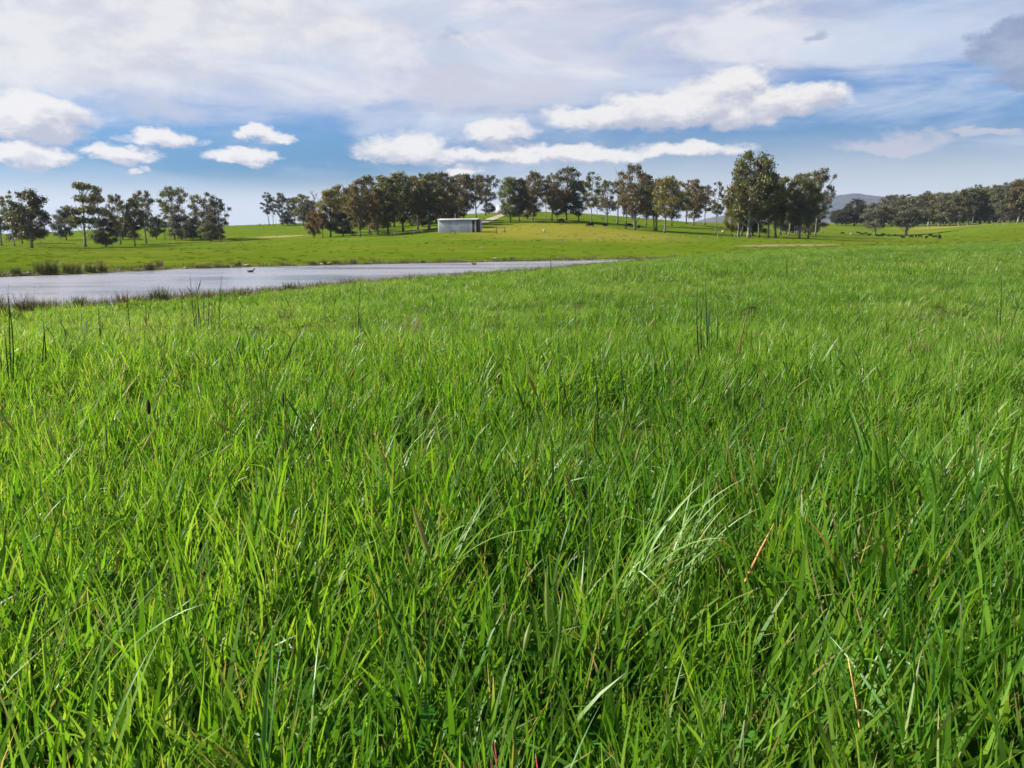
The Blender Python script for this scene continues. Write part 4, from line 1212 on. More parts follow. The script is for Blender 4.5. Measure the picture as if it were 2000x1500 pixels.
def build_shed():
    wallm = galv('galvanised wall', (0.35, 0.352, 0.36), 0.6, 0.05)
    roofm = galv('galvanised roof', (0.36, 0.36, 0.36), 0.45, 0.1)
    woodm = simple('weathered timber', (0.16, 0.13, 0.10), 0.9)
    darkm = simple('shed floor earth', (0.05, 0.04, 0.03), 0.95)
    pl = hit(856, 455.0); pr = at_depth(931, pl.y - 1.6)
    A = Vector((pl.x, pl.y, 0)); B = Vector((pr.x, pr.y, 0))
    ex = (B - A); Ln = ex.length; rz = math.atan2(ex.y, ex.x)
    z = min(gz(A.x, A.y), gz(B.x, B.y)) + 0.03
    s = F / pl.y
    h = 24.5 / s; dp = 4.6; rise = 0.25
    o = thing('shed', (A.x, A.y, z), 'long grey corrugated iron shed with a dark open bay near its right end', 'shed', None, rz)
    def part(name, bag_v_f, mat, loc, rot=0.0):
        v, f = bag_v_f; k = link(name, mesh_np(name, v, f, mat), o, loc); k.rotation_euler = (0, 0, rot); return k
    w1 = Ln * (66 / 75); w2a = Ln * (71.5 / 75); 
    part('front_wall', corrugated(w1, h), wallm, (0, 0, 0))
    k = part('narrow_wall_panel', corrugated(Ln * 0.045, h), wallm, (w2a - Ln * .005, 0.03, 0))
    part('end_wall', corrugated(dp, h), wallm, (-0.02, dp, 0), -R(90))
    part('back_wall', corrugated(Ln, h + rise), wallm, (Ln, dp, 0), R(180))
    b = Bag()
    for (x, y) in ((w1 + .07, .1), (w2a - .08, .1), (Ln - .1, .1), (Ln - .1, dp - .2), (Ln - .1, dp / 2)):
        q = Bag(); q.box((x - .07, y - .07, -0.3), (x + .07, y + .07, h - .02)); link('post', q.mesh('shed post', woodm), o)
    q = Bag(); q.box((w1, -.02, h - .22), (Ln - .03, .09, h - .03)); link('lintel', q.mesh('shed lintel', woodm), o)
    q = Bag(); q.box((.05, .1, -.25), (Ln - .03, dp - .08, .03)); link('floor', q.mesh('shed floor', darkm), o)
    # half end wall on the right leaves its front open
    part('end_wall', corrugated(dp * .35, h), wallm, (Ln, dp, 0), -R(90))
    part('bay_partition', corrugated(dp, h), darkm, (w1 - .05, dp, 0), -R(90))  # same dark brown as the floor, not galvanised like the other walls
    # low pitched gable roof, corrugated, with overhang
    n = 180; x = np.linspace(-.12, Ln + .12, n); wv = .02 * np.sin(x * 2 * np.pi / .25)
    rows = [(-.16, h + .00), (dp * .5, h + rise + .02), (dp + .3, h + .00)]
    V = np.concatenate([np.stack([x, np.full(n, r[0]), r[1] + .05 + wv], 1) for r in rows] + [np.stack([x, np.full(n, r[0]), r[1] + .02 + wv], 1) for r in rows])
    i = np.arange(n - 1); fs = []
    for a_, b_ in ((0, 1), (1, 2), (4, 3), (5, 4)): fs.append(np.stack([i + a_ * n, i + 1 + a_ * n, i + 1 + b_ * n, i + b_ * n], 1))
    fs.append(np.stack([i + 3 * n, i + 1 + 3 * n, i + 1, i], 1))
    link('roof', mesh_np('shed roof', V, np.concatenate(fs), roofm), o)
    g_ = Bag()
    vv, ff = tube([(-.05, -.17, h - .02), (Ln + .1, -.17, h - .02)], [.05, .05], 8); g_.add(vv, ff); link('gutter', g_.mesh('gutter', roofm), o)
    # gable ends
    for xx in (-.01, Ln + .01):
        vv = np.array([(xx, .0, h), (xx, dp, h), (xx, dp * .5, h + rise), (xx + .02, .0, h), (xx + .02, dp, h), (xx + .02, dp * .5, h + rise)])
        m = Bag(); m.add(vv, [np.array([[0, 2, 1], [3, 4, 5]]), np.array([[0, 3, 5, 2], [1, 2, 5, 4], [0, 1, 4, 3]])]); link('gable', m.mesh('gable', wallm), o)
    return o
build_shed()

def build_hut():
    p = at_depth(977, 276)
    s = 276 / F
    w, h, d = 15 * s, 15 * s, 2.6
    o = thing('hut', (p.x, p.y, p.z - .1), 'small pale grey hut on the hilltop beside the track', 'hut', None, R(-8))
    m = simple('pale painted board', (0.40, 0.41, 0.47), 0.8, 0.1); rm = simple('hut roof iron', (0.33, 0.34, 0.40), 0.6, 0.15); dk = simple('dark doorway paint', (0.12, 0.12, 0.15), 0.7)
    b = Bag(); b.box((-w / 2, 0, 0), (w / 2, d, h * .9)); link('wall', b.mesh('hut wall', m), o)
    v = np.array([(-w/2-.15, -.2, h*.9), (w/2+.15, -.2, h*.9), (w/2+.15, d+.2, h*.9), (-w/2-.15, d+.2, h*.9), (-w/2-.15, d/2, h*1.05), (w/2+.15, d/2, h*1.05)])
    b = Bag(); b.add(v, [np.array([[0, 1, 5, 4], [2, 3, 4, 5], [0, 3, 2, 1]]), np.array([[0, 4, 3], [1, 2, 5]])]); link('roof', b.mesh('hut roof', rm), o)
    b = Bag(); b.box((.1, -.03, .02), (.95, .0, h * .72)); link('door', b.mesh('hut door', dk), o)
build_hut()

# ------------------------------------------------------------------ fences and rails
TIMBER = simple('grey fence timber', (0.20, 0.17, 0.13), 0.9)
DARKT = simple('dark fence timber', (0.045, 0.038, 0.03), 0.9)
PALET = simple('white painted pipe', (0.62, 0.60, 0.52), 0.6, 0.1)
WIRE = simple('fence wire', (0.25, 0.25, 0.25), 0.5, 0.1, metal=0.6)
def fence(pts, hgt, label, mat, rad, wires=(0.3, 0.6, 0.9), group='fences in the pasture'):
    P = [hit(*p) for p in pts]
    o = thing('wire_fence', P[0], label, 'fence', group)
    for p in P:
        b = Bag(); d = p - P[0]; j = rng.normal(0, .03, 2)
        v, f = tube([(d.x, d.y, d.z - .3), (d.x + j[0], d.y + j[1], d.z + hgt)], [rad, rad * .9], 6); b.add(v, f); link('post', b.mesh('fence post', mat), o)
    for w in wires:
        b = Bag(); v, f = tube([tuple(p - P[0] + Vector((0, 0, hgt * w))) for p in P], [.006] * len(P), 3); b.add(v, f); link('wire', b.mesh('fence wire', WIRE), o)
fence([(1066 + 33.5 * i, 473 - 0.35 * i + 1.2 * math.sin(i)) for i in range(12)], 1.05, 'faint post and wire fence crossing the pasture below the middle grove', TIMBER, .05)
fence([(1640 + 40 * i, 446.5 - 0.55 * i) for i in range(10)], 1.1, 'distant post and wire fence along the foot of the forest', TIMBER, .07)
fence([(969.5, 455.5), (986, 454)], 1.2, 'short dark posted fence right of the shed', DARKT, .09)
fence([(730, 462), (752, 460.5), (772, 459.5), (790, 458.5)], 1.0, 'short fence at the grove foot left of the white rail', TIMBER, .05)
def rail(px0, px1, py, hpx, mat, label, both=True):
    a = hit(px0, py); b_ = at_depth(px1, a.y); h = hpx / F * a.y
    o = thing('rail', a, label, 'rail', 'low rails near the shed')
    d = b_ - a
    for t in ((0, 1) if both else (1,)):
        q = Bag(); v, f = tube([(d.x * t, d.y * t, -.2 + d.z * t), (d.x * t, d.y * t, h + d.z * t)], [.06, .06], 6); q.add(v, f); link('post', q.mesh('rail post', mat), o)
    q = Bag(); v, f = tube([(0, 0, h), (d.x, d.y, h + d.z)], [.06, .06], 6); q.add(v, f); link('crossbar', q.mesh('rail crossbar', mat), o)
rail(808, 825, 457, 5.5, PALET, 'low white rail left of the shed')
rail(880, 889, 457.5, 6, DARKT, 'low dark rail in front of the shed wall')
rail(770, 778, 457.5, 5.5, PALET, 'short pale rail under the grove further left of the shed')

def build_tub():
    p = hit(1063, 452)
    s = p.y / F; r = 2.7 * s; h = 2.9 * s
    prof = [(0, 0), (r * .8, 0), (r, h * .15), (r, h * .85), (r * .93, h), (r * .8, h * .98), (r * .78, h * .5), (0, h * .45)]
    n = 16; V = [[pr[0] * math.cos(a), pr[0] * math.sin(a), pr[1]] for pr in prof for a in np.linspace(0, 2 * math.pi, n, endpoint=False)]
    idx = np.arange(len(prof) * n).reshape(-1, n)
    f = np.stack([idx[:-1], np.roll(idx, -1, 1)[:-1], np.roll(idx, -1, 1)[1:], idx[1:]], -1).reshape(-1, 4)
    o = link('water_tub', mesh_np('water_tub', V, f, simple('pale blue white plastic', (0.42, 0.50, 0.56), 0.5, 0.05), True), None, p)
    tag(o, 'small bluish white stock tub standing in the yellow pasture', 'tub')
build_tub()

# ------------------------------------------------------------------ animals
def skin_mesh(name, verts, edges, radii, mat, levels=1):
    me = bpy.data.meshes.new(name + ' frame'); me.from_pydata(verts, edges, []); me.update()
    o = bpy.data.objects.new(name + ' frame', me); C.objects.link(o)
    md = o.modifiers.new('skin', 'SKIN')
    for i, r in enumerate(radii):
        me.skin_vertices[0].data[i].radius = (r, r) if not isinstance(r, tuple) else r
    me.skin_vertices[0].data[0].use_root = True
    sb = o.modifiers.new('sub', 'SUBSURF'); sb.levels = levels; sb.render_levels = levels
    bpy.context.view_layer.update()
    ev = o.evaluated_get(bpy.context.evaluated_depsgraph_get())
    res = bpy.data.meshes.new_from_object(ev)
    bpy.data.objects.remove(o); bpy.data.meshes.remove(me)
    res.name = name; res.materials.clear(); res.materials.append(mat)
    for p in res.polygons: p.use_smooth = True
    return res
HIDE = simple('black cattle hide', (0.006, 0.0055, 0.005), 0.85, 0.3, 3.0, 0.08)
PALE_HIDE = simple('tan and white hide', (0.42, 0.36, 0.28), 0.8, 0.5, 1.6, 0.2)
def cow_mesh(name, pose, mat):
    """body along +x, hooves at z = 0"""
    if pose == 'lying':
        V = [(0, 0, .42), (.6, 0, .45), (.95, 0, .55), (1.2, 0, .78), (1.45, 0, .80), (1.66, 0, .72), (-.55, 0, .44), (-.85, 0, .42), (-.95, .1, .15), (.45, .3, .12), (.95, .36, .08), (.45, -.3, .12), (.95, -.3, .08), (-.5, .42, .12), (-.05, .5, .08), (-.5, -.4, .12), (-.05, -.46, .08), (1.36, .2, .9), (1.36, -.2, .9)]
        E = [(0, 1), (1, 2), (2, 3), (3, 4), (4, 5), (0, 6), (6, 7), (7, 8), (1, 9), (9, 10), (1, 11), (11, 12), (6, 13), (13, 14), (6, 15), (15, 16), (4, 17), (4, 18)]
        Rr = [.42, .38, .27, .2, .15, .1, .40, .24, .03, .12, .07, .12, .07, .16, .08, .16, .08, .04, .04]
    else:
        hd = {'grazing': [(1.12, 0, .92), (1.38, 0, .50), (1.52, 0, .22), (1.6, 0, .06)], 'standing': [(1.12, 0, 1.18), (1.38, 0, 1.42), (1.60, 0, 1.40), (1.84, 0, 1.26)]}[pose]
        V = [(0, 0, .90), (.45, 0, .92), (.78, 0, .95)] + hd + [(-.45, 0, .93), (-.80, 0, 1.0), (-.98, 0, .95), (-1.0, 0, .45)]
        E = [(0, 1), (1, 2), (2, 3), (3, 4), (4, 5), (5, 6), (0, 7), (7, 8), (8, 9), (9, 10)]
        Rr = [.40, .37, .32, .22, .16, .13, .09, .36, .26, .05, .03]
        for sy in (-1, 1):
            k = len(V); V += [(.66, sy * .22, .62), (.68, sy * .22, .34), (.66, sy * .22, .03)]; E += [(2, k), (k, k + 1), (k + 1, k + 2)]; Rr += [.12, .065, .06]
            k = len(V); V += [(-.70, sy * .22, .68), (-.86, sy * .22, .40), (-.78, sy * .22, .03)]; E += [(8, k), (k, k + 1), (k + 1, k + 2)]; Rr += [.16, .07, .06]
            k = len(V); h4 = hd[1]; V += [(h4[0] - .06, sy * .22, h4[2] + .10)]; E += [(4, k)]; Rr += [.045]
    return skin_mesh(name, V, E, Rr, mat, 1)
COWS = {k: cow_mesh('cow ' + k, k, HIDE) for k in ('grazing', 'standing', 'lying')}
PALEC = cow_mesh('pale calf', 'lying', PALE_HIDE)
def cow(px, py, pose, rz, label, mesh=None, k=1.0, group='cattle grazing in the right hand paddock'):
    p = hit(px, py)
    o = link('cow', mesh or COWS[pose], None, p); o.rotation_euler = (0, 0, R(rz)); o.scale = (k, k, k)
    tag(o, label, 'cow', group)
herd = [
 (1646, 457.5, 'grazing', 190, 'black cow grazing alone at the left end of the scattered herd'),
 (1677, 457, 'standing', 170, 'black cow standing at the left of the close bunch left of the grey paddock gum'),
 (1682, 459, 'grazing', 20, 'black cow grazing in the close bunch, second from its left'),
 (1691, 458, 'grazing', 200, 'black cow grazing in the close bunch, third from its left'),
 (1697, 459.5, 'lying', 0, 'black cow lying at the right end of the close bunch'),
 (1714, 462.5, 'standing', 175, 'large black cow standing right of the grey paddock gum'),
 (1719, 463, 'grazing', 10, 'black cow grazing close against the large standing one'),
 (1725, 460, 'grazing', 185, 'black cow grazing behind and right of the close pair'),
 (1736, 462.5, 'standing', 75, 'black cow seen end on between the pair and the forked gum'),
 (1747.5, 461.5, 'grazing', 95, 'black cow seen from behind left of the forked gum'),
 (1764, 464.5, 'lying', 180, 'black cow lying in the grass below the forked gum'),
 (1780.5, 465, 'grazing', 182, 'black cow grazing just right of the forked gum, left one of two in line'),
 (1788.5, 464.5, 'standing', 70, 'black cow standing end on, right one of two past the forked gum'),
 (1797, 464.5, 'standing', 120, 'black cow turned half away past the two in line'),
 (1809, 466.5, 'grazing', 235, 'black cow grazing nearest in the right part of the herd'),
 (1816.5, 463, 'grazing', 15, 'black cow grazing farther back in the right part of the herd'),
 (1827, 465, 'grazing', 110, 'black cow grazing second from the right end of the herd'),
 (1835, 467.5, 'standing', 60, 'black cow at the right end of the herd'),
 (1154, 443.5, 'grazing', 200, 'black cow grazing at the foot of the slender pale trunked gum'),
 (1182, 441.5, 'lying', 180, 'black cow lying left of the dark trunk in the middle grove'),
 (1228, 443, 'grazing', 15, 'black cow grazing left of the biggest brown gum'),
 (1247, 447.5, 'standing', 80, 'black cow standing against the stems of the biggest brown gum'),
 (1097, 434.5, 'grazing', 190, 'black cow grazing below the tall dark gum'),
 (1553, 456, 'grazing', 180, 'black cow grazing behind the big clump, left of the thick dark trunk'),
 (1595, 455.5, 'standing', 80, 'black cow standing behind the right end of the big clump'),
]
for i, (a, b, c, d, e) in enumerate(herd): cow(a, b, c, d + rng.uniform(-12, 12), e, None, rng.uniform(.70, .84))
cow(1662, 458, 'lying', 10, 'pale tan calf lying between the lone cow and the close bunch', PALEC, .7)
cow(1412, 454, 'lying', 80, 'pale calf lying beside the lone bare trunked gum', PALEC, .65)

DUCKM = simple('dark duck plumage', (0.06, 0.05, 0.042), 0.7, 0.35, 14.0)
duckm = skin_mesh('duck', [(0, 0, .07), (.12, 0, .08), (.19, 0, .15), (.21, 0, .24), (.27, 0, .235), (.32, 0, .225), (-.13, 0, .08), (-.24, 0, .13)], [(0, 1), (1, 2), (2, 3), (3, 4), (4, 5), (0, 6), (6, 7)], [.095, .08, .04, .045, .035, .018, .075, .02], DUCKM, 1)
for px, py, rz, s, lab in ((489.5, 531.5, 10, 1.0, 'dark duck swimming in the middle of the pond'), (926, 516.6, 185, .9, 'small dark duck swimming by the far bank toward the narrow end of the pond')):
    x, y = on_water(px, py)
    o = link('duck', duckm, None, (x, y, ZW - .02)); o.rotation_euler = (0, 0, R(rz)); o.scale = (s, s, s)
    tag(o, lab, 'duck', 'ducks on the pond')

# ------------------------------------------------------------------ stones at the water's edge
STONE = simple('pale stone', (0.26, 0.24, 0.20), 0.9, 0.35, 3.0)
def stone(px, py, w, h, label):
    p = hit(px, py); s = p.y / F
    bm = bmesh.new(); bmesh.ops.create_icosphere(bm, subdivisions=2, radius=1.0)
    q = random.Random(int(px)); a = [Vector((q.gauss(0, 1), q.gauss(0, 1), q.gauss(0, 1))).normalized() for _ in range(7)]
    for v in bm.verts:
        n = v.co.normalized(); k = 1.0
        for d in a:
            t = n.dot(d)
            if t > .72: k = min(k, .72 / t)
        v.co = Vector((n.x * k * w * s / 2, n.y * k * w * s * .4, n.z * k * h * s * .6))
    me = bpy.data.meshes.new('stone'); bm.to_mesh(me); bm.free(); me.materials.append(STONE)
    o = link('stone', me, None, p + Vector((0, 0, h * s * .25)))
    tag(o, label, 'stone', 'stones along the far bank')
for a in ((967, 506, 13, 4.5, 'pale flat stone on the far bank near the narrow end of the pond'), (948, 511, 6, 3, 'small stone at the waterline left of the pale flat one'), (482, 519, 13, 4, 'pale flat stone on the far bank above the middle duck'),
          (362, 524, 8, 4, 'small grey stone on the far bank between two rush clumps'), (644, 515, 10, 3.5, 'pale stone among the four small tufts on the far bank'), (629, 516, 9, 3, 'flat stone left of the pale one among the small tufts'),
          (942, 485, 5, 3, 'small white stone lying out on the pasture above the pond'), (55, 534, 12, 4, 'pale stone at the foot of the leftmost far bank rushes')): stone(*a)

# ------------------------------------------------------------------ rush clumps on the banks
def tussock(px, py, w, h, hue, label, group, n=None):
    """thick clump of upright stems; hue 0 dark green .. 1 tan"""
    p = hit(px, py); s = p.y / F
    q = int(px * 3 + py * 7); r = w * s * .32; H = h * s
    k = n or int(np.clip(w * 5, 60, 260))
    th = max(.006, .55 * s)
    v, f, c = blades(k, r, H * .55, H * 1.12, th * .8, th * 1.4, 3, (0.0, .5), (0.02, .42), 2, 0.0, q)
    c = c.copy(); c[:, 0] = np.clip(c[:, 0] * .45 + hue * .7 + (c[:, 1] - .5) * .55, 0, 1); c[:, 2] = 0
    o = link('rush_tussock', mesh_np('rush_tussock', v, f, RUSHM, True, c), None, p)
    tag(o, label, 'rushes', group)
FB = 'rush clumps on the far bank'
for a in ((30, 536, 24, 20, .35, 'small dark rush clump leftmost on the far bank'), (82, 535, 34, 30, .45, 'left half of the largest brown rush clump on the far bank'), (103, 535, 30, 33, .35, 'dark tall right half of the largest rush clump on the far bank'),
          (142, 533.5, 50, 25, .45, 'broad brown rush clump right of the largest one'), (178, 531.5, 28, 22, .5, 'brown rush clump third along the far bank'), (200, 530.5, 22, 24, .65, 'reddish rush clump beside the third one'),
          (293, 527, 28, 18, .35, 'dark rush clump below a small pinkish one'), (312, 521, 20, 14, .75, 'small pinkish tuft standing up the bank behind the dark clump'), (398, 524, 46, 9, .8, 'low wide pinkish tuft line on the far bank'),
          (436, 522, 40, 8, .75, 'low tan tuft right of the pinkish line'), (462, 519.5, 9, 8, .1, 'tiny dark tuft left of the flat stone above the duck'), (468, 519, 8, 11, .1, 'tiny dark upright tuft beside the flat stone above the duck'),
          (613, 517, 14, 9, .5, 'first of the four small tufts on the far bank'), (633, 516, 12, 11, .5, 'second of the four small tufts on the far bank'), (657, 515, 16, 10, .4, 'third dark tuft of the four on the far bank'), (690, 514.5, 16, 12, .55, 'last brown tuft of the four on the far bank'),
          (826, 513, 12, 6, .2, 'low green tuft on the far bank below the shed'), (985, 508.5, 12, 6, .2, 'low dark tuft right of the pale flat stone'), (1001, 508, 14, 8, .2, 'dark upright tuft near the narrow end of the pond')): tussock(*a, FB)
NB = 'sedge clumps on the near bank'
for a in ((-6, 622, 50, 62, .5, 'dark sedge clump cut by the left edge at the near bank'), (50, 616, 48, 50, .5, 'dark sedge clump with reddish heads on the near bank'), (30, 628, 44, 26, .05, 'low dark tuft in front of the reddish headed sedge'),
          (78, 612, 30, 34, .15, 'low dark green sedge right of the reddish headed one'), (156, 604, 24, 34, .1, 'thin leaning sedge tuft at the near water edge'), (240, 602, 26, 40, .85, 'rusty red sedge clump on the near bank'),
          (312, 592, 54, 40, .12, 'green reed clump standing over the water on the near bank'), (408, 588, 20, 24, .85, 'reddish tuft behind the dark rush stems on the near bank'), (566, 570, 40, 24, .15, 'green reed tuft on the near bank at mid pond'), (1010, 530.5, 60, 7, .15, 'low green tongue of sedge reaching into the water')): tussock(*a, NB)

DT = 'worn brown tufts in the meadow'
for a in ((665, 700, 90, 52, .8, 'worn brown tuft left of the single tall rush stem in the meadow'), (798, 652, 80, 42, .9, 'pale tan tuft right of the single tall rush stem'), (560, 626, 60, 30, .8, 'low brownish tuft just above the near bank at mid pond'),
          (1792, 702, 80, 56, .78, 'brown worn tuft at the foot of the short dark rush stems'), (1952, 692, 90, 56, .8, 'brown worn tuft at the foot of the two long rush stems')):
    tussock(*a, DT, 64)
# ------------------------------------------------------------------ single rush stems, dry stalks and seed heads in the meadow
RUSHSTEM = simple('dark rush stem', (0.012, 0.032, 0.008), 0.6, 0.3, 30.0, 0.2)
BROWNSTEM = simple('brown rush stem', (0.14, 0.095, 0.04), 0.7, 0.3, 30.0, 0.3)
STRAW = simple('golden straw', (0.50, 0.31, 0.10), 0.6, 0.3, 30.0, 0.3)
RUSTY = simple('rusty stalk', (0.36, 0.16, 0.06), 0.6, 0.35, 30.0, 0.3)
WHITISH = simple('bleached blade', (0.62, 0.55, 0.45), 0.6, 0.25, 30.0, 0.3)
SEEDM = simple('dark seed head', (0.035, 0.024, 0.012), 0.85, 0.4, 200.0, 0.2)
REDM = simple('red sorrel stem', (0.30, 0.045, 0.04), 0.6, 0.4, 60.0, 0.3)
def stemset(name, stems, Y, mat, label, cat, group, wpx=1.4, extra=None):
    """stems: (base px, base py, tip px, tip py) in the photograph, all standing about depth Y"""
    b0 = at_depth(stems[0][0], Y, stems[0][1])
    o = thing(name, b0, label, cat, group)
    for i, (bx, by, tx, ty) in enumerate(stems):
        Yb = Y + (rng.uniform(-.06, .06) * Y if i else 0)
        ub, vb = ray(bx, by); ut, vt = ray(tx, ty)
        Yt = Yb + rng.uniform(-.03, .03) * Y
        B = Vector((ub * Yb, Yb, 0)); B.z = gz(B.x, B.y) - .02
        T = Vector((ut * Yt, Yt, CAMZ + vt * Yt))
        if T.z < B.z + .04: T.z = B.z + .04
        D = T - B; t = np.linspace(0, 1, 6)
        bow = rng.normal(0, .02) * D.length
        pth = [tuple(B + D * k - b0 + Vector((bow * math.sin(k * math.pi), 0, 0))) for k in t]
        r = max(.0012, wpx * Y / F)
        v, f = tube(pth, r * np.array([1, 1, .95, .85, .65, .2]), 5)
        g_ = Bag(); g_.add(v, f); link('stem', g_.mesh('rush stem', mat, True), o)
    if extra:
        e = Bag(); dirn = np.array(pth[-1]) - np.array(pth[-2]); dirn = dirn / np.linalg.norm(dirn); L_, rr = extra
        ts = np.linspace(0, 1, 9); c = np.array(pth[-1])[None] + dirn[None] * (ts[:, None] - .15) * L_
        v, f = tube(c, rr * np.sin(np.pi * np.clip(ts * .9 + .07, 0, 1)) ** .6, 8); e.add(v, f); link('seed_head', e.mesh('seed head', SEEDM, True), o)
    return o
RG = 'rush plants in the meadow'
def Yof(px, py): return hit(px, py).y
R_ = [
 ([(383, 655, 371, 535), (386, 650, 378, 572), (389, 650, 382, 545), (394, 648, 386, 590), (402, 652, 396, 560), (404, 655, 408, 572), (412, 650, 416, 600), (426, 645, 433, 535)], 'cluster of dark rush stems standing before the pond'),
 ([(700, 660, 706, 534), (704, 662, 699, 610)], 'single tall dark rush stem between the pond and the tan patch'),
 ([(20, 772, 8, 640), (22, 772, 12, 560), (24, 775, 17, 556), (12, 770, -2, 690)], 'dark rush stems at the left edge of the meadow'),
 ([(90, 740, 84, 626), (78, 760, 86, 640), (93, 742, 95, 690), (75, 755, 74, 690)], 'thin rush stems right of the left edge clump'),
 ([(150, 678, 120, 634), (146, 680, 130, 640), (143, 676, 118, 622)], 'rush stems leaning left below the near bank'),
 ([(198, 662, 195, 612), (196, 660, 192, 600)], 'short dark rush stem right of the leaning ones'),
 ([(255, 648, 248, 560), (252, 650, 246, 612)], 'thin rush stem in front of the rusty sedge'),
 ([(286, 640, 284, 590), (289, 642, 292, 602)], 'short rush stems left of the dark cluster'),
 ([(160, 658, 158, 605), (170, 660, 168, 625)], 'faint rush stems between the leaning ones and the near bank'),
 ([(1384, 716, 1377, 541), (1370, 704, 1362, 556), (1374, 706, 1372, 582), (1392, 708, 1386, 590), (1395, 700, 1402, 600)], 'tall upright rush stems right of the middle of the meadow'),
 ([(1236, 858, 1210, 655), (1230, 850, 1222, 760)], 'long dark rush stem leaning left in the middle of the meadow'),
 ([(1160, 842, 1155, 681), (1163, 845, 1168, 770)], 'straight dark rush stem left of the long leaning one'),
 ([(1126, 838, 1086, 708), (1130, 840, 1112, 760)], 'dark rush stem leaning well left, first of three'),
 ([(1308, 738, 1291, 646), (1302, 736, 1280, 690)], 'short rush stem left of the tall upright ones'),
 ([(1949, 672, 1955, 530), (1964, 674, 2002, 556), (1952, 674, 1944, 610)], 'two long rush stems by the right edge of the meadow'),
 ([(1778, 682, 1785, 620), (1792, 680, 1800, 598), (1800, 684, 1796, 650)], 'short dark rush stems in a worn spot left of the right edge pair'),
 ([(1985, 790, 2012, 700), (1978, 800, 2006, 738)], 'dark rush stem crossing the right edge'),
 ([(1076, 545, 1075, 500), (1072, 545, 1078, 512)], 'small distant rush stem before the narrow end of the pond'),
 ([(1538, 540, 1537, 498)], 'thin distant rush stem in the right half of the meadow'),
 ([(1617, 950, 1615, 830)], 'dark rush stem low in the right part of the meadow'),
]
for st, lab in R_: stemset('rush_plant', st, Yof(st[0][0], st[0][1]), RUSHSTEM, lab, 'rush', RG, 0.8 if st[0][1] < 700 else 1.3)
stemset('rush_plant', [(1197 + 9 * i + rng.uniform(-3, 3), 548, 1197 + 9 * i + rng.uniform(-3, 3), 522 + rng.uniform(-4, 6)) for i in range(8)], Yof(1225, 548), BROWNSTEM, 'row of short brown rush stems before the tip of the pond', 'rush', RG, .9)
stemset('rush_plant', [(1438, 735, 1462, 600), (1430, 730, 1452, 640)], Yof(1438, 735), BROWNSTEM, 'brown dying rush stem right of the tall upright ones', 'rush', RG, 1.3)
DG = 'dry stalks in the near grass'
stemset('dry_stalk', [(1405, 1245, 1512, 1022)], 1.45, RUSTY, 'rusty orange dry stalk leaning right in the near grass', 'stalk', DG, 4.0)
stemset('dry_stalk', [(268, 1345, 186, 1185)], 1.22, STRAW, 'golden straw leaning left in the near grass', 'stalk', DG, 3.4)
stemset('dry_stalk', [(1895, 1150, 1922, 1035)], 1.55, WHITISH, 'bleached whitish stalk near the right edge', 'stalk', DG, 3.4)
stemset('dry_stalk', [(1700, 1420, 1655, 1280)], 1.02, STRAW, 'tan stalk with a pale tip low on the right', 'stalk', DG, 3.4)
stemset('dry_stalk', [(850, 1140, 862, 985)], 1.55, RUSTY, 'thin rusty stalk right of the middle of the near grass', 'stalk', DG, 2.2)
stemset('seed_stalk', [(300, 850, 291, 805)], 2.45, BROWNSTEM, 'dark brown seed head standing in the left of the meadow', 'seed head', 'dark seed heads in the meadow', 1.6, (.052, .0068))
stemset('seed_stalk', [(560, 840, 554, 790)], 2.5, BROWNSTEM, 'slim dark seed head left of the middle of the meadow', 'seed head', 'dark seed heads in the meadow', 1.5, (.05, .004))
stemset('sorrel', [(985, 1560, 966, 1452), (1005, 1560, 958, 1480), (1062, 1560, 1046, 1472), (930, 1560, 905, 1488), (900, 1560, 880, 1494), (950, 1560, 935, 1490)], .80, REDM, 'small red stemmed sorrel at the bottom edge of the view', 'plant', None, 4.2)

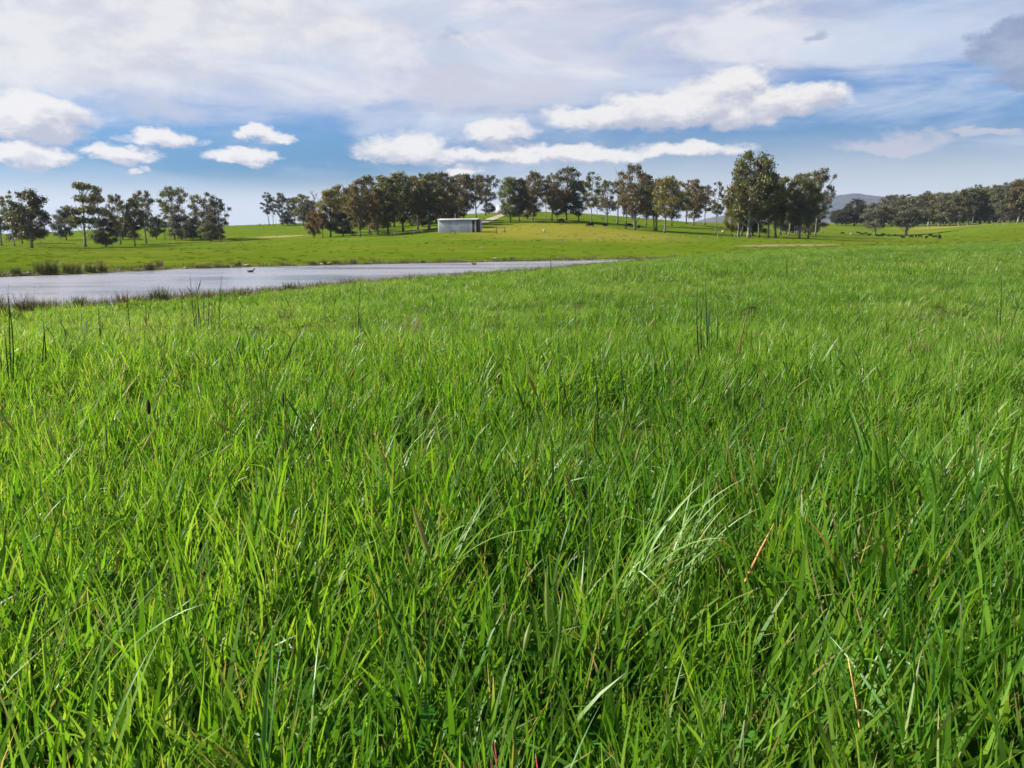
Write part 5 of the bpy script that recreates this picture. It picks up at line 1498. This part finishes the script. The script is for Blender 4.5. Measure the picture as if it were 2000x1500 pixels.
# tussocks of long arching blades in the foreground
def long_tussock(px, py, Y, n, lmin, lmax, lean, seed, label, wmax=.008, tint=(.7, 1.0)):
    p = at_depth(px, Y, py)
    v, f, c = blades(n, .05, lmin, lmax, .0035, wmax, 11, (.25, 1.15), (.05, .45), 3, .05, seed, heads=(lean, .65), kink=.1)
    c = c.copy(); c[:, 0] = tint[0] + c[:, 0] * (tint[1] - tint[0])
    o = link('grass_tussock', mesh_np('grass_tussock', v, f, TUSS, True, c), None, p)
    tag(o, label, 'grass tussock', 'tussocks of long blades in the near grass')
TUSS = leaf_material('long tussock grass', [(0.0, (0.028, 0.105, 0.008)), (0.3, (0.046, 0.15, 0.010)), (0.55, (0.07, 0.20, 0.016)), (0.8, (0.11, 0.23, 0.035)), (1.0, (0.18, 0.28, 0.08))], 0.40, 0.38, 0.4, inst=False)
long_tussock(1180, 1190, 1.42, 30, .26, .50, -.05, 2001, 'fan of long pale blades sweeping right in the right half of the near grass')
long_tussock(1290, 1130, 1.55, 26, .24, .46, .1, 2002, 'second fan of long pale blades just right of the first')
long_tussock(800, 1150, 1.5, 24, .22, .42, .2, 2003, 'fan of long pale blades leaning right in the middle of the near grass')
long_tussock(540, 1620, .82, 9, .26, .40, 1.2, 2004, 'tall upright blades left of the middle at the very front', .009, (.3, .8))
long_tussock(960, 1640, .74, 8, .18, .30, .7, 2005, 'broad blades in the middle at the very front', .012, (.3, .7))
long_tussock(1740, 1500, .95, 16, .24, .40, 2.0, 2006, 'dark arching blades in the lower right corner', .008, (.1, .6))
long_tussock(1860, 1420, 1.05, 14, .25, .42, 1.8, 2007, 'green arching blades beside the lower right corner', .008, (.2, .7))
long_tussock(60, 1400, 1.05, 14, .22, .38, .3, 2008, 'green blades leaning right in the lower left corner', .007, (.2, .7))

def build_haze():
    b = Bag(); b.box((-2600, -300, -22), (2600, 3300, 150))
    m, g, out = new_mat('haze air')
    v = g.n.new('ShaderNodeVolumePrincipled')
    v.inputs['Color'].default_value = (0.62, 0.74, 1.0, 1); v.inputs['Density'].default_value = 0.00007
    v.inputs['Anisotropy'].default_value = 0.2
    g.l.new(v.outputs[0], out.inputs['Volume'])
    o = link('haze', b.mesh('haze', m))
    tag(o, 'thin pale blue air over the far hill', 'haze', kind='stuff')
build_haze()
